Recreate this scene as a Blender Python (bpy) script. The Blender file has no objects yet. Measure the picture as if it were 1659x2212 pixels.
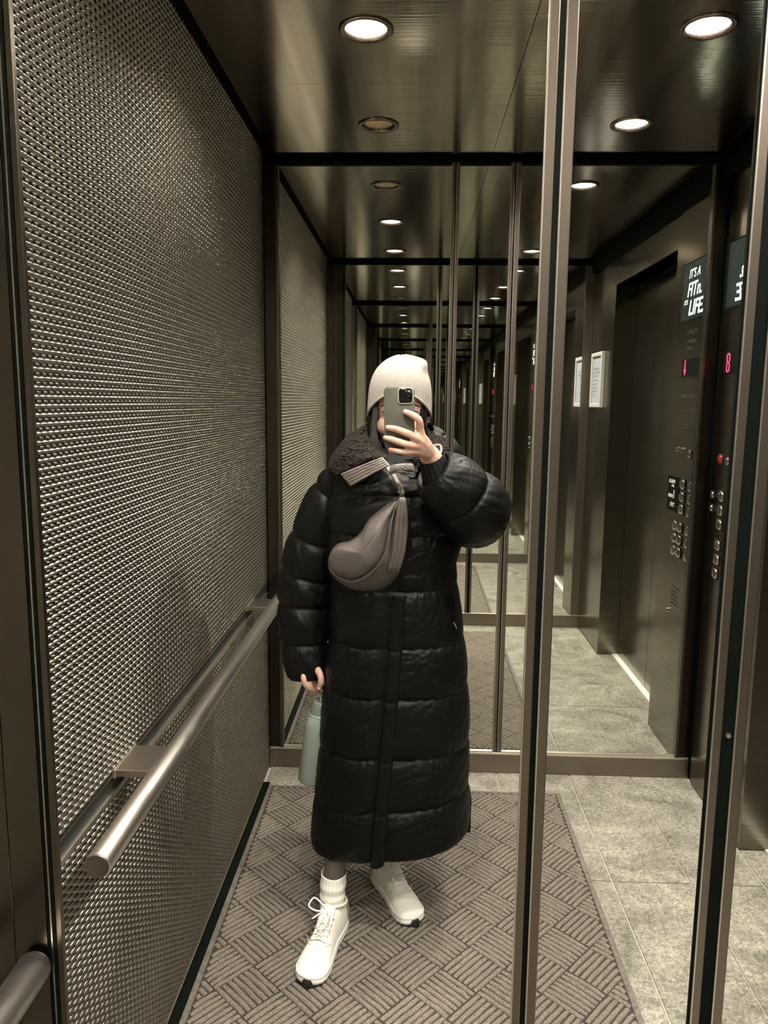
import bpy, bmesh, math, random
import numpy as np
from mathutils import Vector, Matrix
random.seed(4); RNG = np.random.default_rng(4)
sc = bpy.context.scene
COL = sc.collection
PI = math.pi

# ------------------------------------------------------------------ camera
F_PX, CX, CY = 1631.549, 829.5, 1106.0
PITCH, YAW, ROLL = 0.145547, -0.0379756, -0.0102066
EYE = 1.5                                   # camera height above the lift floor

def cam_dir(x2, d, v2):
    c, s = math.cos(ROLL), math.sin(ROLL); x, vv = c*x2 + s*v2, -s*x2 + c*v2
    c, s = math.cos(PITCH), math.sin(PITCH); y, z = c*d + s*vv, -s*d + c*vv
    c, s = math.cos(YAW), math.sin(YAW)
    return Vector((c*x + s*y, -s*x + c*y, z))
right, fwd, up = cam_dir(1, 0, 0), cam_dir(0, 1, 0), cam_dir(0, 0, 1)
cam = bpy.data.cameras.new('camera'); cam.sensor_fit = 'HORIZONTAL'; cam.sensor_width = 36
cam.lens = F_PX/1659*36; cam.clip_start = .02; cam.clip_end = 200
co = bpy.data.objects.new('camera', cam); COL.objects.link(co)
co.matrix_world = Matrix(((right.x, up.x, -fwd.x, 0), (right.y, up.y, -fwd.y, 0), (right.z, up.z, -fwd.z, EYE), (0, 0, 0, 1)))
sc.camera = co

def at(u, v, Y):                            # photo direction (u, v) met at distance Y in front of the lens
    r = cam_dir((u - CX)/F_PX, 1, (CY - v)/F_PX); r *= Y/r.y
    return Vector((r.x, r.y, r.z + EYE))

# ------------------------------------------------------------------ world, exposure
w = bpy.data.worlds.new('world'); sc.world = w; w.use_nodes = True
w.node_tree.nodes['Background'].inputs[0].default_value = (.02, .03, .025, 1)
w.node_tree.nodes['Background'].inputs[1].default_value = .2
sc.view_settings.view_transform = 'Standard'; sc.view_settings.look = 'None'
sc.view_settings.gamma = 1; sc.view_settings.use_curve_mapping = False
sc.view_settings.exposure = 0.0
LAMP = 1220.0                                 # radiance of a lit downlight lens
LAMP_COLOR = (1.0, .925, .82)
sc.cycles.max_bounces = 24; sc.cycles.glossy_bounces = 22; sc.cycles.diffuse_bounces = 4
sc.cycles.sample_clamp_indirect = 12; sc.cycles.caustics_reflective = True; sc.cycles.blur_glossy = .6

# ------------------------------------------------------------------ measures of the lift car (metres)
YA, YB = 0.882, 2.931                        # mirror wall in front of the lens / mirror wall at the far end
D = YB - YA
XL, XR = -.571, 1.130                        # left mesh wall, right steel wall
ZC = EYE + .8814                             # underside of ceiling
DOOR0, DOOR1, XD, ZL = 1.425, 2.428, 1.25, EYE + .665   # doorway in the right wall

# ------------------------------------------------------------------ materials
def mat(name, color=(.5, .5, .5), rough=.5, metal=0., **kw):
    m = bpy.data.materials.new(name); m.use_nodes = True
    n = m.node_tree.nodes['Principled BSDF']
    n.inputs['Base Color'].default_value = (*color, 1); n.inputs['Roughness'].default_value = rough
    n.inputs['Metallic'].default_value = metal
    if 'spec' in kw: n.inputs['Specular IOR Level'].default_value = kw['spec']
    if 'aniso' in kw:
        n.inputs['Anisotropic'].default_value = kw['aniso']
        c = m.node_tree.nodes.new('ShaderNodeCombineXYZ')
        for i in range(3): c.inputs[i].default_value = kw['tan'][i]
        m.node_tree.links.new(c.outputs[0], n.inputs['Tangent'])
    if 'emit' in kw:
        n.inputs['Emission Color'].default_value = (*kw['emit'], 1); n.inputs['Emission Strength'].default_value = kw['power']
    if 'sheen' in kw: n.inputs['Sheen Weight'].default_value = kw['sheen']
    if 'sss' in kw:
        n.inputs['Subsurface Weight'].default_value = kw['sss']; n.inputs['Subsurface Radius'].default_value = (.6, .25, .12)
        n.inputs['Subsurface Scale'].default_value = .012
    return m

def nodes_of(m): return m.node_tree.nodes, m.node_tree.links, m.node_tree.nodes['Principled BSDF']

def add_noise(m, scale=(1, 1, 1), nscale=40, detail=4, c0=None, c1=None, bump=0., dist=.001, r0=None, r1=None, lo=.3, hi=.7):
    N, L, P = nodes_of(m)
    tc = N.new('ShaderNodeTexCoord'); mp = N.new('ShaderNodeMapping'); mp.inputs['Scale'].default_value = scale
    nz = N.new('ShaderNodeTexNoise'); nz.inputs['Scale'].default_value = nscale; nz.inputs['Detail'].default_value = detail
    L.new(tc.outputs['Object'], mp.inputs[0]); L.new(mp.outputs[0], nz.inputs['Vector'])
    if c0:
        cr = N.new('ShaderNodeValToRGB'); cr.color_ramp.elements[0].color = (*c0, 1); cr.color_ramp.elements[1].color = (*c1, 1)
        cr.color_ramp.elements[0].position = lo; cr.color_ramp.elements[1].position = hi
        L.new(nz.outputs[0], cr.inputs[0]); L.new(cr.outputs[0], P.inputs['Base Color'])
    if r0 is not None:
        mr = N.new('ShaderNodeMapRange'); mr.inputs[1].default_value = .3; mr.inputs[2].default_value = .7
        mr.inputs[3].default_value = r0; mr.inputs[4].default_value = r1
        L.new(nz.outputs[0], mr.inputs[0]); L.new(mr.outputs[0], P.inputs['Roughness'])
    if bump:
        b = N.new('ShaderNodeBump'); b.inputs['Strength'].default_value = bump; b.inputs['Distance'].default_value = dist
        L.new(nz.outputs[0], b.inputs['Height']); 
        if P.inputs['Normal'].is_linked: L.new(P.inputs['Normal'].links[0].from_socket, b.inputs['Normal'])
        L.new(b.outputs[0], P.inputs['Normal'])
    return m

STEEL = (.47, .42, .355)
M = {}
M['ceiling'] = add_noise(mat('brushed_ceiling_steel', STEEL, .11, 1, aniso=.92, tan=(1, 0, 0)), (9, .25, 1), 1.2, 4, (.13, .115, .095), (.60, .54, .46), bump=.05, dist=.004, lo=.25, hi=.75)  # noise streaks along Y paint blurred reflection bands into the brushed steel's colour
add_noise(M['ceiling'], (.4, 40, 1), 3, 2, bump=.35, dist=.0006)
M['steel_v'] = add_noise(mat('brushed_wall_steel', STEEL, .22, 1, aniso=.6, tan=(0, 0, 1)), (1, 1, 30), 3, 4, (.165, .15, .125), (.225, .205, .172))
M['steel'] = mat('satin_steel', (.40, .36, .31), .34, 1)
M['frame'] = mat('frame_steel', (.235, .20, .168), .36, 1)
M['edge'] = mat('polished_edge', (.72, .66, .57), .33, 1)
M['rail'] = add_noise(mat('rail_steel', (.62, .58, .53), .36, 1), (1, .05, 1), 60, 3, (.52, .48, .43), (.62, .575, .52))
M['mesh'] = mat('woven_wire_steel', (.47, .435, .37), .30, 1)
M['meshback'] = mat('mesh_backing', (.010, .011, .009), .7)
M['black'] = mat('shadow_gap_black', (.0022, .0040, .0028), .7, spec=.06)
M['gasket'] = mat('black_gasket', (.0022, .0040, .0028), .6, spec=.06)
M['flange'] = mat('dark_flange_steel', (.045, .039, .030), .3, 1)
M['mirror'] = mat('mirror_glass', (.83, .85, .79), 0.0, 1)
M['lens_on'] = mat('lit_lamp_lens', (1, 1, 1), .4, emit=LAMP_COLOR, power=LAMP)
M['lens_off'] = add_noise(mat('unlit_lamp_lens', (.45, .33, .16), .35, .35), (1, 1, 1), 60, 2, (.55, .40, .17), (.85, .68, .36))
M['ring'] = mat('lamp_ring_steel', (.22, .18, .15), .22, 1)
M['tile'] = mat('grey_slate_tile', (.28, .27, .23), .38)
M['grout'] = mat('pale_grout', (.50, .46, .38), .7)
M['mat'] = mat('ribbed_carpet_mat', (.2, .17, .14), .9)
M['matedge'] = add_noise(mat('mat_rubber_edge', (.10, .09, .075), .6), (1, 1, 1), 90, 3, (.07, .062, .05), (.15, .13, .11))
M['sill'] = mat('aluminium_sill', (.80, .78, .72), .5, .2)
M['white_frame'] = mat('white_notice_frame', (.40, .39, .36), .5)
M['paper'] = mat('notice_paper', (.27, .29, .33), .7)
M['print'] = mat('notice_print', (.22, .25, .32), .7)
M['screen'] = mat('dark_display_glass', (.010, .014, .014), .12, emit=(.10, .13, .12), power=.16)
M['screentext'] = mat('lit_screen_letters', (.8, .9, .8), .5, emit=(.80, .95, .78), power=1.1)
M['red'] = mat('red_led', (.8, .02, .05), .4, emit=(1, .03, .12), power=2.2)
M['engraved'] = mat('engraved_black_letters', (.03, .03, .028), .6)
M['button'] = mat('chrome_button', (.60, .57, .52), .13, 1)
M['buttonrim'] = mat('dark_button_rim', (.05, .05, .045), .3, .8)
M['redbtn'] = mat('red_lit_button', (.16, .012, .010), .12, emit=(1, .03, .02), power=.05)
M['whitetext'] = mat('white_print', (.85, .85, .82), .6)
# stone tiles: veined grey slate
N, L, P = nodes_of(M['tile'])
tc = N.new('ShaderNodeTexCoord'); n1 = N.new('ShaderNodeTexNoise'); n1.inputs['Scale'].default_value = 5; n1.inputs['Detail'].default_value = 8; n1.inputs['Distortion'].default_value = 1.6
n2 = N.new('ShaderNodeTexNoise'); n2.inputs['Scale'].default_value = 95; n2.inputs['Detail'].default_value = 6; n2.inputs['Distortion'].default_value = 1.2
n3 = N.new('ShaderNodeTexNoise'); n3.inputs['Scale'].default_value = 7; n3.inputs['Detail'].default_value = 5; n3.inputs['Distortion'].default_value = 3.5
for q in (n1, n2, n3): L.new(tc.outputs['Object'], q.inputs['Vector'])
r1 = N.new('ShaderNodeValToRGB'); r1.color_ramp.elements[0].position = .32; r1.color_ramp.elements[1].position = .70
r1.color_ramp.elements[0].color = (.135, .128, .106, 1); r1.color_ramp.elements[1].color = (.275, .265, .228, 1)
L.new(n1.outputs[0], r1.inputs[0])
mx = N.new('ShaderNodeMix'); mx.data_type = 'RGBA'; mx.blend_type = 'OVERLAY'; mx.inputs[0].default_value = .75
r2 = N.new('ShaderNodeValToRGB'); r2.color_ramp.elements[0].position = .38; r2.color_ramp.elements[1].position = .64
r2.color_ramp.elements[0].color = (.28, .28, .27, 1); r2.color_ramp.elements[1].color = (.85, .84, .80, 1)
L.new(n2.outputs[0], r2.inputs[0]); L.new(r1.outputs[0], mx.inputs[6]); L.new(r2.outputs[0], mx.inputs[7])
r3 = N.new('ShaderNodeValToRGB'); e = r3.color_ramp.elements; e[0].position = .485; e[0].color = (0, 0, 0, 1); e[1].position = .515; e[1].color = (0, 0, 0, 1)
k = e.new(.5); k.color = (.6, .6, .6, 1)
L.new(n3.outputs[0], r3.inputs[0])
m2 = N.new('ShaderNodeMix'); m2.data_type = 'RGBA'; m2.inputs[7].default_value = (.38, .35, .28, 1)
L.new(r3.outputs[0], m2.inputs[0]); L.new(mx.outputs[2], m2.inputs[6]); L.new(m2.outputs[2], P.inputs['Base Color'])
b = N.new('ShaderNodeBump'); b.inputs['Strength'].default_value = .5; b.inputs['Distance'].default_value = .0015
L.new(n2.outputs[0], b.inputs['Height']); L.new(b.outputs[0], P.inputs['Normal'])
add_noise(M['mat'], (1, 1, 1), 480, 7, (.045, .036, .028), (.29, .25, .205), bump=.9, dist=.0014, lo=.34, hi=.68)
M['matbase'] = mat('dark_groove_carpet', (.030, .025, .020), .95)

# ------------------------------------------------------------------ object helpers
def setp(o, label=None, cat=None, group=None, kind=None):
    if label: o['label'] = label
    if cat: o['category'] = cat
    if group: o['group'] = group
    if kind: o['kind'] = kind
    return o
def empty(name, loc, label, cat, group=None):
    o = bpy.data.objects.new(name, None); COL.objects.link(o); o.location = loc; o.empty_display_size = .05
    return setp(o, label, cat, group)
def link(name, me, m, parent=None, smooth=False):
    if m is not None and not len(me.materials): me.materials.append(m)
    o = bpy.data.objects.new(name, me); COL.objects.link(o)
    if smooth: me.polygons.foreach_set('use_smooth', [True]*len(me.polygons))
    if parent is not None:
        o.parent = parent; o.matrix_parent_inverse = world_of(parent).inverted()
    return o
def world_of(o):
    mtx = o.matrix_basis.copy()
    if o.parent: mtx = world_of(o.parent) @ o.matrix_parent_inverse @ mtx
    return mtx
class MB:                                    # collects vertices and faces in world coordinates
    def __init__(s): s.v = []; s.f = []
    def add(s, v, f):
        n = len(s.v); s.v += [tuple(p) for p in v]; s.f += [tuple(i + n for i in q) for q in f]; return s
    def box(s, a, b, bev=0.):
        (x0, y0, z0), (x1, y1, z1) = [[f(p, q) for p, q in zip(a, b)] for f in (min, max)]
        if bev <= 0:
            v = [(x, y, z) for x in (x0, x1) for y in (y0, y1) for z in (z0, z1)]
            return s.add(v, [(0, 1, 3, 2), (4, 6, 7, 5), (0, 4, 5, 1), (2, 3, 7, 6), (0, 2, 6, 4), (1, 5, 7, 3)])
        bm = bmesh.new(); bmesh.ops.create_cube(bm, size=1)
        bmesh.ops.scale(bm, vec=(x1-x0, y1-y0, z1-z0), verts=bm.verts)
        bmesh.ops.bevel(bm, geom=list(bm.edges), offset=bev, segments=2, affect='EDGES', profile=.5)
        bmesh.ops.translate(bm, vec=((x0+x1)/2, (y0+y1)/2, (z0+z1)/2), verts=bm.verts)
        bm.verts.index_update(); s.add([q.co for q in bm.verts], [[q.index for q in f.verts] for f in bm.faces]); bm.free(); return s
    def tube(s, pts, rad, n=10, caps=True, flat=1.0):
        pts = [Vector(p) for p in pts]; k = len(pts)
        if not hasattr(rad, '__len__'): rad = [rad]*k
        rings = []; ref = None
        for i, p in enumerate(pts):
            t = (pts[min(i+1, k-1)] - pts[max(i-1, 0)]).normalized()
            if ref is None: ref = Vector((0, 0, 1)) if abs(t.z) < .9 else Vector((0, 1, 0))
            a = (ref - t*ref.dot(t)).normalized(); ref = a; c = t.cross(a)
            rings.append([p + (a*math.cos(2*PI*j/n)*flat + c*math.sin(2*PI*j/n))*rad[i] for j in range(n)])
        v = [q for r in rings for q in r]; f = [(i*n+j, i*n+(j+1) % n, (i+1)*n+(j+1) % n, (i+1)*n+j) for i in range(k-1) for j in range(n)]
        if caps: f += [tuple(range(n))[::-1], tuple((k-1)*n + j for j in range(n))]
        return s.add(v, f)
    def grid(s, P, closed_u=False, cap=False):          # P[i][j], i along v, j along u
        nv, nu = len(P), len(P[0]); v = [q for r in P for q in r]; f = []
        for i in range(nv-1):
            for j in range(nu if closed_u else nu-1):
                f.append((i*nu+j, i*nu+(j+1) % nu, (i+1)*nu+(j+1) % nu, (i+1)*nu+j))
        if cap: f += [tuple(range(nu))[::-1], tuple((nv-1)*nu + j for j in range(nu))]
        return s.add(v, f)
    def cyl(s, c, axis, r, h, n=24, r2=None):
        a = Vector(axis).normalized()*h/2; c = Vector(c)
        return s.tube([c-a, c+a], [r, r if r2 is None else r2], n)
    def ball(s, c, r, n=12, m=8):
        r = r if hasattr(r, '__len__') else (r, r, r); P = []
        for i in range(m+1):
            t = PI*i/m; P.append([(c[0]+r[0]*math.sin(t)*math.cos(2*PI*j/n), c[1]+r[1]*math.sin(t)*math.sin(2*PI*j/n), c[2]+r[2]*math.cos(t)) for j in range(n)])
        return s.grid(P, True)
    def mesh(s, name='m'):
        me = bpy.data.meshes.new(name); me.from_pydata(s.v, [], s.f); me.update(); return me
    def build(s, name, m, parent=None, smooth=False, fix=True):
        me = s.mesh(name)
        if fix:
            bm = bmesh.new(); bm.from_mesh(me); bmesh.ops.remove_doubles(bm, verts=bm.verts, dist=1e-6)
            bmesh.ops.recalc_face_normals(bm, faces=bm.faces); bm.to_mesh(me); bm.free()
        return link(name, me, m, parent, smooth)
def autosmooth(o, ang=.6):
    me = o.data; me.polygons.foreach_set('use_smooth', [True]*len(me.polygons))
    bm = bmesh.new(); bm.from_mesh(me)
    for e in bm.edges:
        if len(e.link_faces) == 2 and e.calc_face_angle(0) > ang: e.smooth = False
    bm.to_mesh(me); bm.free(); return o
def flip_copy(o, label=None, Y=YA, parent=None):   # the same thing on the lens side of the mirror wall: a mirrored copy
    c = o.copy(); COL.objects.link(c)
    if parent is not None:
        inv = o.matrix_parent_inverse.copy(); c.parent = parent; c.matrix_parent_inverse = inv
    else:
        c.matrix_basis = Matrix.Translation((0, 2*Y, 0)) @ Matrix.Diagonal((1, -1, 1, 1)) @ o.matrix_basis
        if label: c['label'] = label
    for ch in list(o.children): flip_copy(ch, parent=c)
    return c
def text_mesh(s, size, shear=0., bold=0., align='LEFT'):
    cu = bpy.data.curves.new('t', 'FONT'); cu.body = s; cu.size = size; cu.shear = shear; cu.offset = bold; cu.align_x = align; cu.extrude = .0003
    o = bpy.data.objects.new('t', cu); COL.objects.link(o); bpy.context.view_layer.update()
    me = bpy.data.meshes.new_from_object(o.evaluated_get(bpy.context.evaluated_depsgraph_get()))
    bpy.data.objects.remove(o); return me
def wall_text(name, s, Y, Z, size, m, parent, x=XR-.0045, **kw):     # reads towards +Y on the right-hand wall
    me = text_mesh(s, size, **kw); me.transform(Matrix(((0, 0, 1, x), (1, 0, 0, Y), (0, 1, 0, Z), (0, 0, 0, 1))))
    return link(name, me, m, parent)

# ================================================================== SETTING
# floor: screed with individual stone tiles
fl = MB().box((XL-.06, 2*YA-YB-.05, -.05), (XD+.12, YB+.05, -.006)).build('floor', M['grout']); setp(fl, kind='structure')
xs = [-.57+.002, -.22, .07, .36, .653, .90, 1.128]; ys = [2*YA-YB]
yl = [YA, 1.03, 1.63, 2.23, YB]; yy = [2*YA-q for q in yl[::-1]][:-1] + yl[1:]
yy = [y for y in yy if abs(y-YA) > .16]; G = .0022
for i in range(len(xs)-1):
    for j in range(len(yy)-1):
        t = MB().box((xs[i]+G, yy[j]+G, -.006), (xs[i+1]-G, yy[j+1]-G, random.uniform(-.0003, .0003)), .0012).build('tile', M['tile'], fl)
for y0, y1 in ((DOOR0, 1.63), (1.63, 2.23), (2.23, DOOR1)):
    for s in (0, 1):
        a_, b_ = (y0, y1) if not s else (2*YA-y1, 2*YA-y0)
        MB().box((XR+.001, a_+G, -.006), (XD-.03, b_-G, 0), .0012).build('tile', M['tile'], fl)

# ceiling: dark void above four hanging brushed steel panels in each half
ce = MB().box((XL-.1, 2*YA-YB-.05, ZC+.10), (XD+.15, YB+.05, ZC+.14)).build('ceiling', M['black']); setp(ce, kind='structure')
def holed_panel(x0, x1, y0, y1, holes):
    bm = bmesh.new()
    def q(z):
        return [bm.verts.new(p) for p in ((x0, y0, z), (x1, y0, z), (x1, y1, z), (x0, y1, z))]
    vs = q(ZC); loops = [vs]; edges = [bm.edges.new((vs[i], vs[(i+1) % 4])) for i in range(4)]
    for (cx_, cy_, r_) in holes:
        hv = [bm.verts.new((cx_ + r_*math.cos(2*PI*k/32), cy_ + r_*math.sin(2*PI*k/32), ZC)) for k in range(32)]
        edges += [bm.edges.new((hv[i], hv[(i+1) % 32])) for i in range(32)]
    bmesh.ops.triangle_fill(bm, use_beauty=True, edges=edges, normal=(0, 0, -1))
    r = bmesh.ops.extrude_face_region(bm, geom=list(bm.faces))
    bmesh.ops.translate(bm, vec=(0, 0, .012), verts=[g for g in r['geom'] if isinstance(g, bmesh.types.BMVert)])
    bmesh.ops.recalc_face_normals(bm, faces=bm.faces)
    me = bpy.data.meshes.new('panel'); bm.to_mesh(me); bm.free(); return me
LX = (-.129, .678); LY = (1.22, 1.954, 2.589)
HOLE = .061
CX0, CX1, SX, SY = -.528, 1.066, .267, 2.268
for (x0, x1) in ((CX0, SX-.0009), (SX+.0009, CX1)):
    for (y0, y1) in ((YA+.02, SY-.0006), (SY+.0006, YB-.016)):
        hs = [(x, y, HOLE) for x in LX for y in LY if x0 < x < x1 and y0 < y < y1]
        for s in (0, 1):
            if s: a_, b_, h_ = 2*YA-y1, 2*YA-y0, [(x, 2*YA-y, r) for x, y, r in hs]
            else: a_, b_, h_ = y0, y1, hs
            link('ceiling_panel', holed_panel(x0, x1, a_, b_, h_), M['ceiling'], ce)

# recessed downlights
def lathe(prof, c, n=32):
    return MB().grid([[(c[0]+r*math.cos(2*PI*j/n), c[1]+r*math.sin(2*PI*j/n), c[2]+z) for j in range(n)] for r, z in prof], True)
def downlight(x, y, lit, label):
    o = empty('ceiling_light', (x, y, ZC), label, 'ceiling light', 'recessed ceiling downlights')
    a = lathe([(.066, 0), (.066, -.003), (.062, -.0055), (.054, -.005), (.050, -.002), (.0485, .004)], (x, y, ZC)).build('trim_ring', M['ring'], o, True)
    lathe([(.0488, .004), (.0475, .026), (.0463, .040)], (x, y, ZC)).build('reflector', M['edge'], o, True)
    lathe([(.0462, .033 if lit else .006), (.030, .0345 if lit else .009), (.0005, .035 if lit else .010)], (x, y, ZC), 24).build('lens', M['lens_on' if lit else 'lens_off'], o, True)
    MB().cyl((x, y, ZC+.068), (0, 0, 1), .05, .06).build('housing', M['black'], o)
    return o
names = {0: ('nearest the front mirror frame, above the view', 'above the left row'), }
info = {(0, 0): (1, 'lit round downlight of the left row, above the front mirror frame'),
        (0, 1): (1, 'lit round ceiling downlight at top centre, left row, nearest to us'),
        (0, 2): (0, 'unlit amber ceiling downlight of the left row, before the rear mirror'),
        (1, 0): (1, 'lit round downlight of the right row, above the front mirror frame'),
        (1, 1): (1, 'lit round ceiling downlight at the top right corner, largest of the right row'),
        (1, 2): (1, 'lit round ceiling downlight of the right row, nearest the rear mirror')}
for (i, j), (lit, lab) in info.items():
    downlight(LX[i], LY[j], lit, lab)
    downlight(LX[i], 2*YA-LY[j], lit, f'downlight on our side of the front frame, {("left", "right")[i]} row, {("first", "second", "third")[j]} from frame')

# ------------------------------------------------------------------ left wall: woven wire mesh panels, channel, recessed base
wl = MB().box((XL-.03, YA, -.02), (XL-.008, YB+.02, ZC+.1)).build('wall_left', M['meshback']); setp(wl, kind='structure')
def woven(z0, z1, y0, y1):
    py, pz = .0208, .0140; ny, nz = int((y1-y0)/py), int((z1-z0)/pz)
    def proto(ly, hz, hx, sh):
        v, f = [], []
        sec = 6; prof = [(-1, .12), (-.72, .78), (0, 1.), (.72, .78), (1, .12)]
        for (t, r) in prof:
            for k in range(4):
                a = -PI/2 + PI*k/3
                v.append((hx*r*math.cos(a)+.0, t*ly + sh*math.sin(a), hz*r*math.sin(a)))
        for i in range(len(prof)-1):
            for k in range(3): f.append((i*4+k, (i+1)*4+k, (i+1)*4+k+1, i*4+k+1))
        return np.array(v, np.float32), np.array(f, np.int64)
    V, Fc = [], []; n0 = 0
    for row, (ly, hz, hx, sh, dz, off, dx) in enumerate([(.0118, .0036, .0046, -.0022, 0, 0, 0), (.0048, .0020, .0034, -.0012, pz/2+.0006, .5, -.0005)]):
        v, f = proto(ly, hz, hx, sh)
        yy = y0 + (np.arange(ny)+.5+off*.6)*py; zz = z0 + (np.arange(nz)+.5)*pz + dz
        gy, gz = np.meshgrid(yy, zz); c = np.stack([np.full(gy.size, XL-.004+dx), gy.ravel(), gz.ravel()], 1)
        vv = (c[:, None, :] + v[None]).reshape(-1, 3); ff = (f[None] + (np.arange(len(c))*len(v))[:, None, None]).reshape(-1, 4) + n0
        V.append(vv); Fc.append(ff); n0 += len(vv)
    # the straight thin wire that shows under each small bead
    v = []; f = []
    for i in range(nz):
        z = z0 + (i+.5)*pz + pz/2 - .0022
        k = len(v); v += [(XL-.0062, y0, z-.0008), (XL-.0042, y0, z), (XL-.0062, y0, z+.0008), (XL-.0062, y1, z-.0008), (XL-.0042, y1, z), (XL-.0062, y1, z+.0008)]
        f += [(k, k+3, k+4, k+1), (k+1, k+4, k+5, k+2)]
    V.append(np.array(v)); Fc.append(np.array(f)+n0)
    V = np.concatenate(V).astype(np.float32); Fc = np.concatenate(Fc).astype(np.int32)
    me = bpy.data.meshes.new('woven'); me.vertices.add(len(V)); me.vertices.foreach_set('co', V.ravel())
    me.loops.add(Fc.size); me.loops.foreach_set('vertex_index', Fc.ravel())
    me.polygons.add(len(Fc)); me.polygons.foreach_set('loop_start', np.arange(0, Fc.size, 4, dtype=np.int32))
    me.polygons.foreach_set('use_smooth', np.ones(len(Fc), bool)); me.update(calc_edges=True); return me
ZG0, ZG1 = EYE-.768, EYE-.722                # channel between the two mesh panels
for z0, z1 in ((ZG1+.002, ZC+.03), (.0145, ZG0-.002)):
    o = link('woven_mesh', woven(z0, z1, YA+.002, YB-.004), M['mesh'], wl); setp(o, kind='stuff')
MB().box((XL-.012, YA, ZG0-.004), (XL-.002, YB-.004, ZG0+.008), .001).box((XL-.012, YA, ZG0+.008), (XL-.0085, YB-.004, ZG1)).build('channel_lip', M['edge'], wl)
MB().box((XL-.012, YA, ZG1-.006), (XL-.003, YB-.004, ZG1)).build('channel_rail', M['steel'], wl)
MB().box((XL-.008, YA, .012), (XL+.0015, YB-.004, .0145)).build('bottom_edge', M['edge'], wl)
MB().box((XL-.03, YA, -.004), (XL-.006, YB, .012)).box((XL-.006, YA, -.004), (-.5465, 2.79, .0015)).build('kick_recess', M['gasket'], wl)
flip_copy(wl)

# ------------------------------------------------------------------ handrails
def handrail(y0, y1, x, z, label, brackets):
    o = empty('handrail', (x, (y0+y1)/2, 0), label, 'handrail', 'steel handrails on the mesh wall'); r = .0218
    n = 40
    P = [[(x + rr*math.cos(2*PI*j/n), y, z + rr*math.sin(2*PI*j/n)) for j in range(n)] for y, rr in ((y0+.0015, r-.0025), (y0+.0022, r-.0008), (y0+.004, r), (y1-.004, r), (y1-.0015, r-.002))]
    MB().grid(P, True).build('tube', M['rail'], o, True)
    MB().cyl((x, y0+.001, z), (0, 1, 0), r-.0024, .003, n).build('end_cap', M['steel'], o)
    MB().cyl((x, y1-.001, z), (0, 1, 0), r-.002, .003, n).build('end_cap', M['steel'], o)
    for y in brackets:
        MB().box((XL-.006, y-.055, z+.004), (x-.006, y+.055, z+.017), .0012).build('bracket', M['steel'], o)
        MB().box((XL-.004, y-.058, z+.001), (XL+.002, y+.058, z+.020), .001).build('wall_plate', M['edge'], o)
    return o
ZRAIL = EYE-.733
handrail(1.082, 2.80, -.490, ZRAIL, 'brushed steel tube handrail running along the mesh wall beside the person', (1.415, 2.60))
handrail(-.70, .872, -.482, ZRAIL, 'cut-off end of brushed steel handrail in the bottom left corner', (-.4, .35))

# ------------------------------------------------------------------ right wall: steel panels, doorway, sliding doors
wr = MB().box((XR+.004, YA, -.01), (XR+.02, YB+.02, ZC-.06)).build('wall_right', M['black']); setp(wr, kind='structure')
bpy.data.objects.remove(wr)
wr = MB().box((XR, YA, 0), (XR+.14, DOOR0, ZC-.07)).build('wall_right', M['steel_v']); setp(wr, kind='structure')
MB().box((XR, DOOR0, ZL), (XR+.14, DOOR1, ZC-.07)).build('lintel_panel', M['steel_v'], wr)
MB().box((XR, DOOR1, 0), (XR+.14, DOOR1+.028, ZC-.07), .0008).build('jamb_panel', M['steel_v'], wr)
MB().box((XR+.006, DOOR1+.0285, 0), (XR+.14, YB, ZC-.07)).build('service_backing', M['gasket'], wr)
MB().box((XR-.02, YA, ZC-.07), (XR+.16, YB, ZC+.1)).build('shadow_gap', M['black'], wr)
MB().box((XR+.14, DOOR0-.03, -.05), (XR+.2, DOOR1+.03, ZL+.05)).build('door_backing', M['black'], wr)
MB().box((XD-.032, DOOR0, -.012), (XD+.01, DOOR1, .004)).build('door_sill', M['sill'], wr)
MB().box((XR+.0, DOOR0+.002, ZL-.004), (XD, DOOR1-.002, ZL+.001)).build('lintel_soffit', M['steel_v'], wr)
MB().box((XD-.012, DOOR0+.002, ZL-.016), (XD+.01, DOOR1-.002, ZL-.004)).build('door_track_gap', M['black'], wr)
flip_copy(wr)
ds = []
for k, (a_, b_) in enumerate(((DOOR0+.003, 1.972), (1.976, DOOR1-.003))):
    o = MB().box((XD, a_, .006), (XD+.02, b_, ZL-.016), .001).build(f'door_{k+1}', M['steel_v']); setp(o, kind='structure'); ds.append(o)
for i, o in enumerate(ds): flip_copy(o).name = f'door_{i+3}'

# control panel
cp = empty('control_panel', (XR, 2.69, 0), 'full height steel lift control panel with screen and buttons in the right wall', 'control panel')
MB().box((XR-.003, DOOR1+.031, .004), (XR+.006, YB-.046, ZC-.072), .0008).build('face_plate', M['steel_v'], cp)
X0 = XR-.003
MB().box((X0-.0035, 2.528, EYE+.338), (X0+.002, 2.885, EYE+.578), .001).build('screen_bezel', M['gasket'], cp)
s = MB().box((X0-.0042, 2.548, EYE+.346), (X0-.001, 2.862, EYE+.570)).build('screen', M['screen'], cp)
TX = X0-.0046
wall_text('screen_text', "IT'S A", 2.61, EYE+.510, .050, M['screentext'], s, x=TX, shear=.25)
wall_text('screen_text', 'FITn.', 2.60, EYE+.438, .078, M['screentext'], s, x=TX, shear=.25, bold=.0010)
wall_text('screen_text', "IT'S", 2.572, EYE+.408, .026, M['screentext'], s, x=TX, shear=.25)
wall_text('screen_text', 'LIFE.', 2.625, EYE+.362, .084, M['screentext'], s, x=TX, shear=.25, bold=.0014)
i_ = MB().box((X0-.0035, 2.59, EYE+.112), (X0+.002, 2.845, EYE+.187), .001).build('floor_indicator', M['gasket'], cp)
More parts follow.
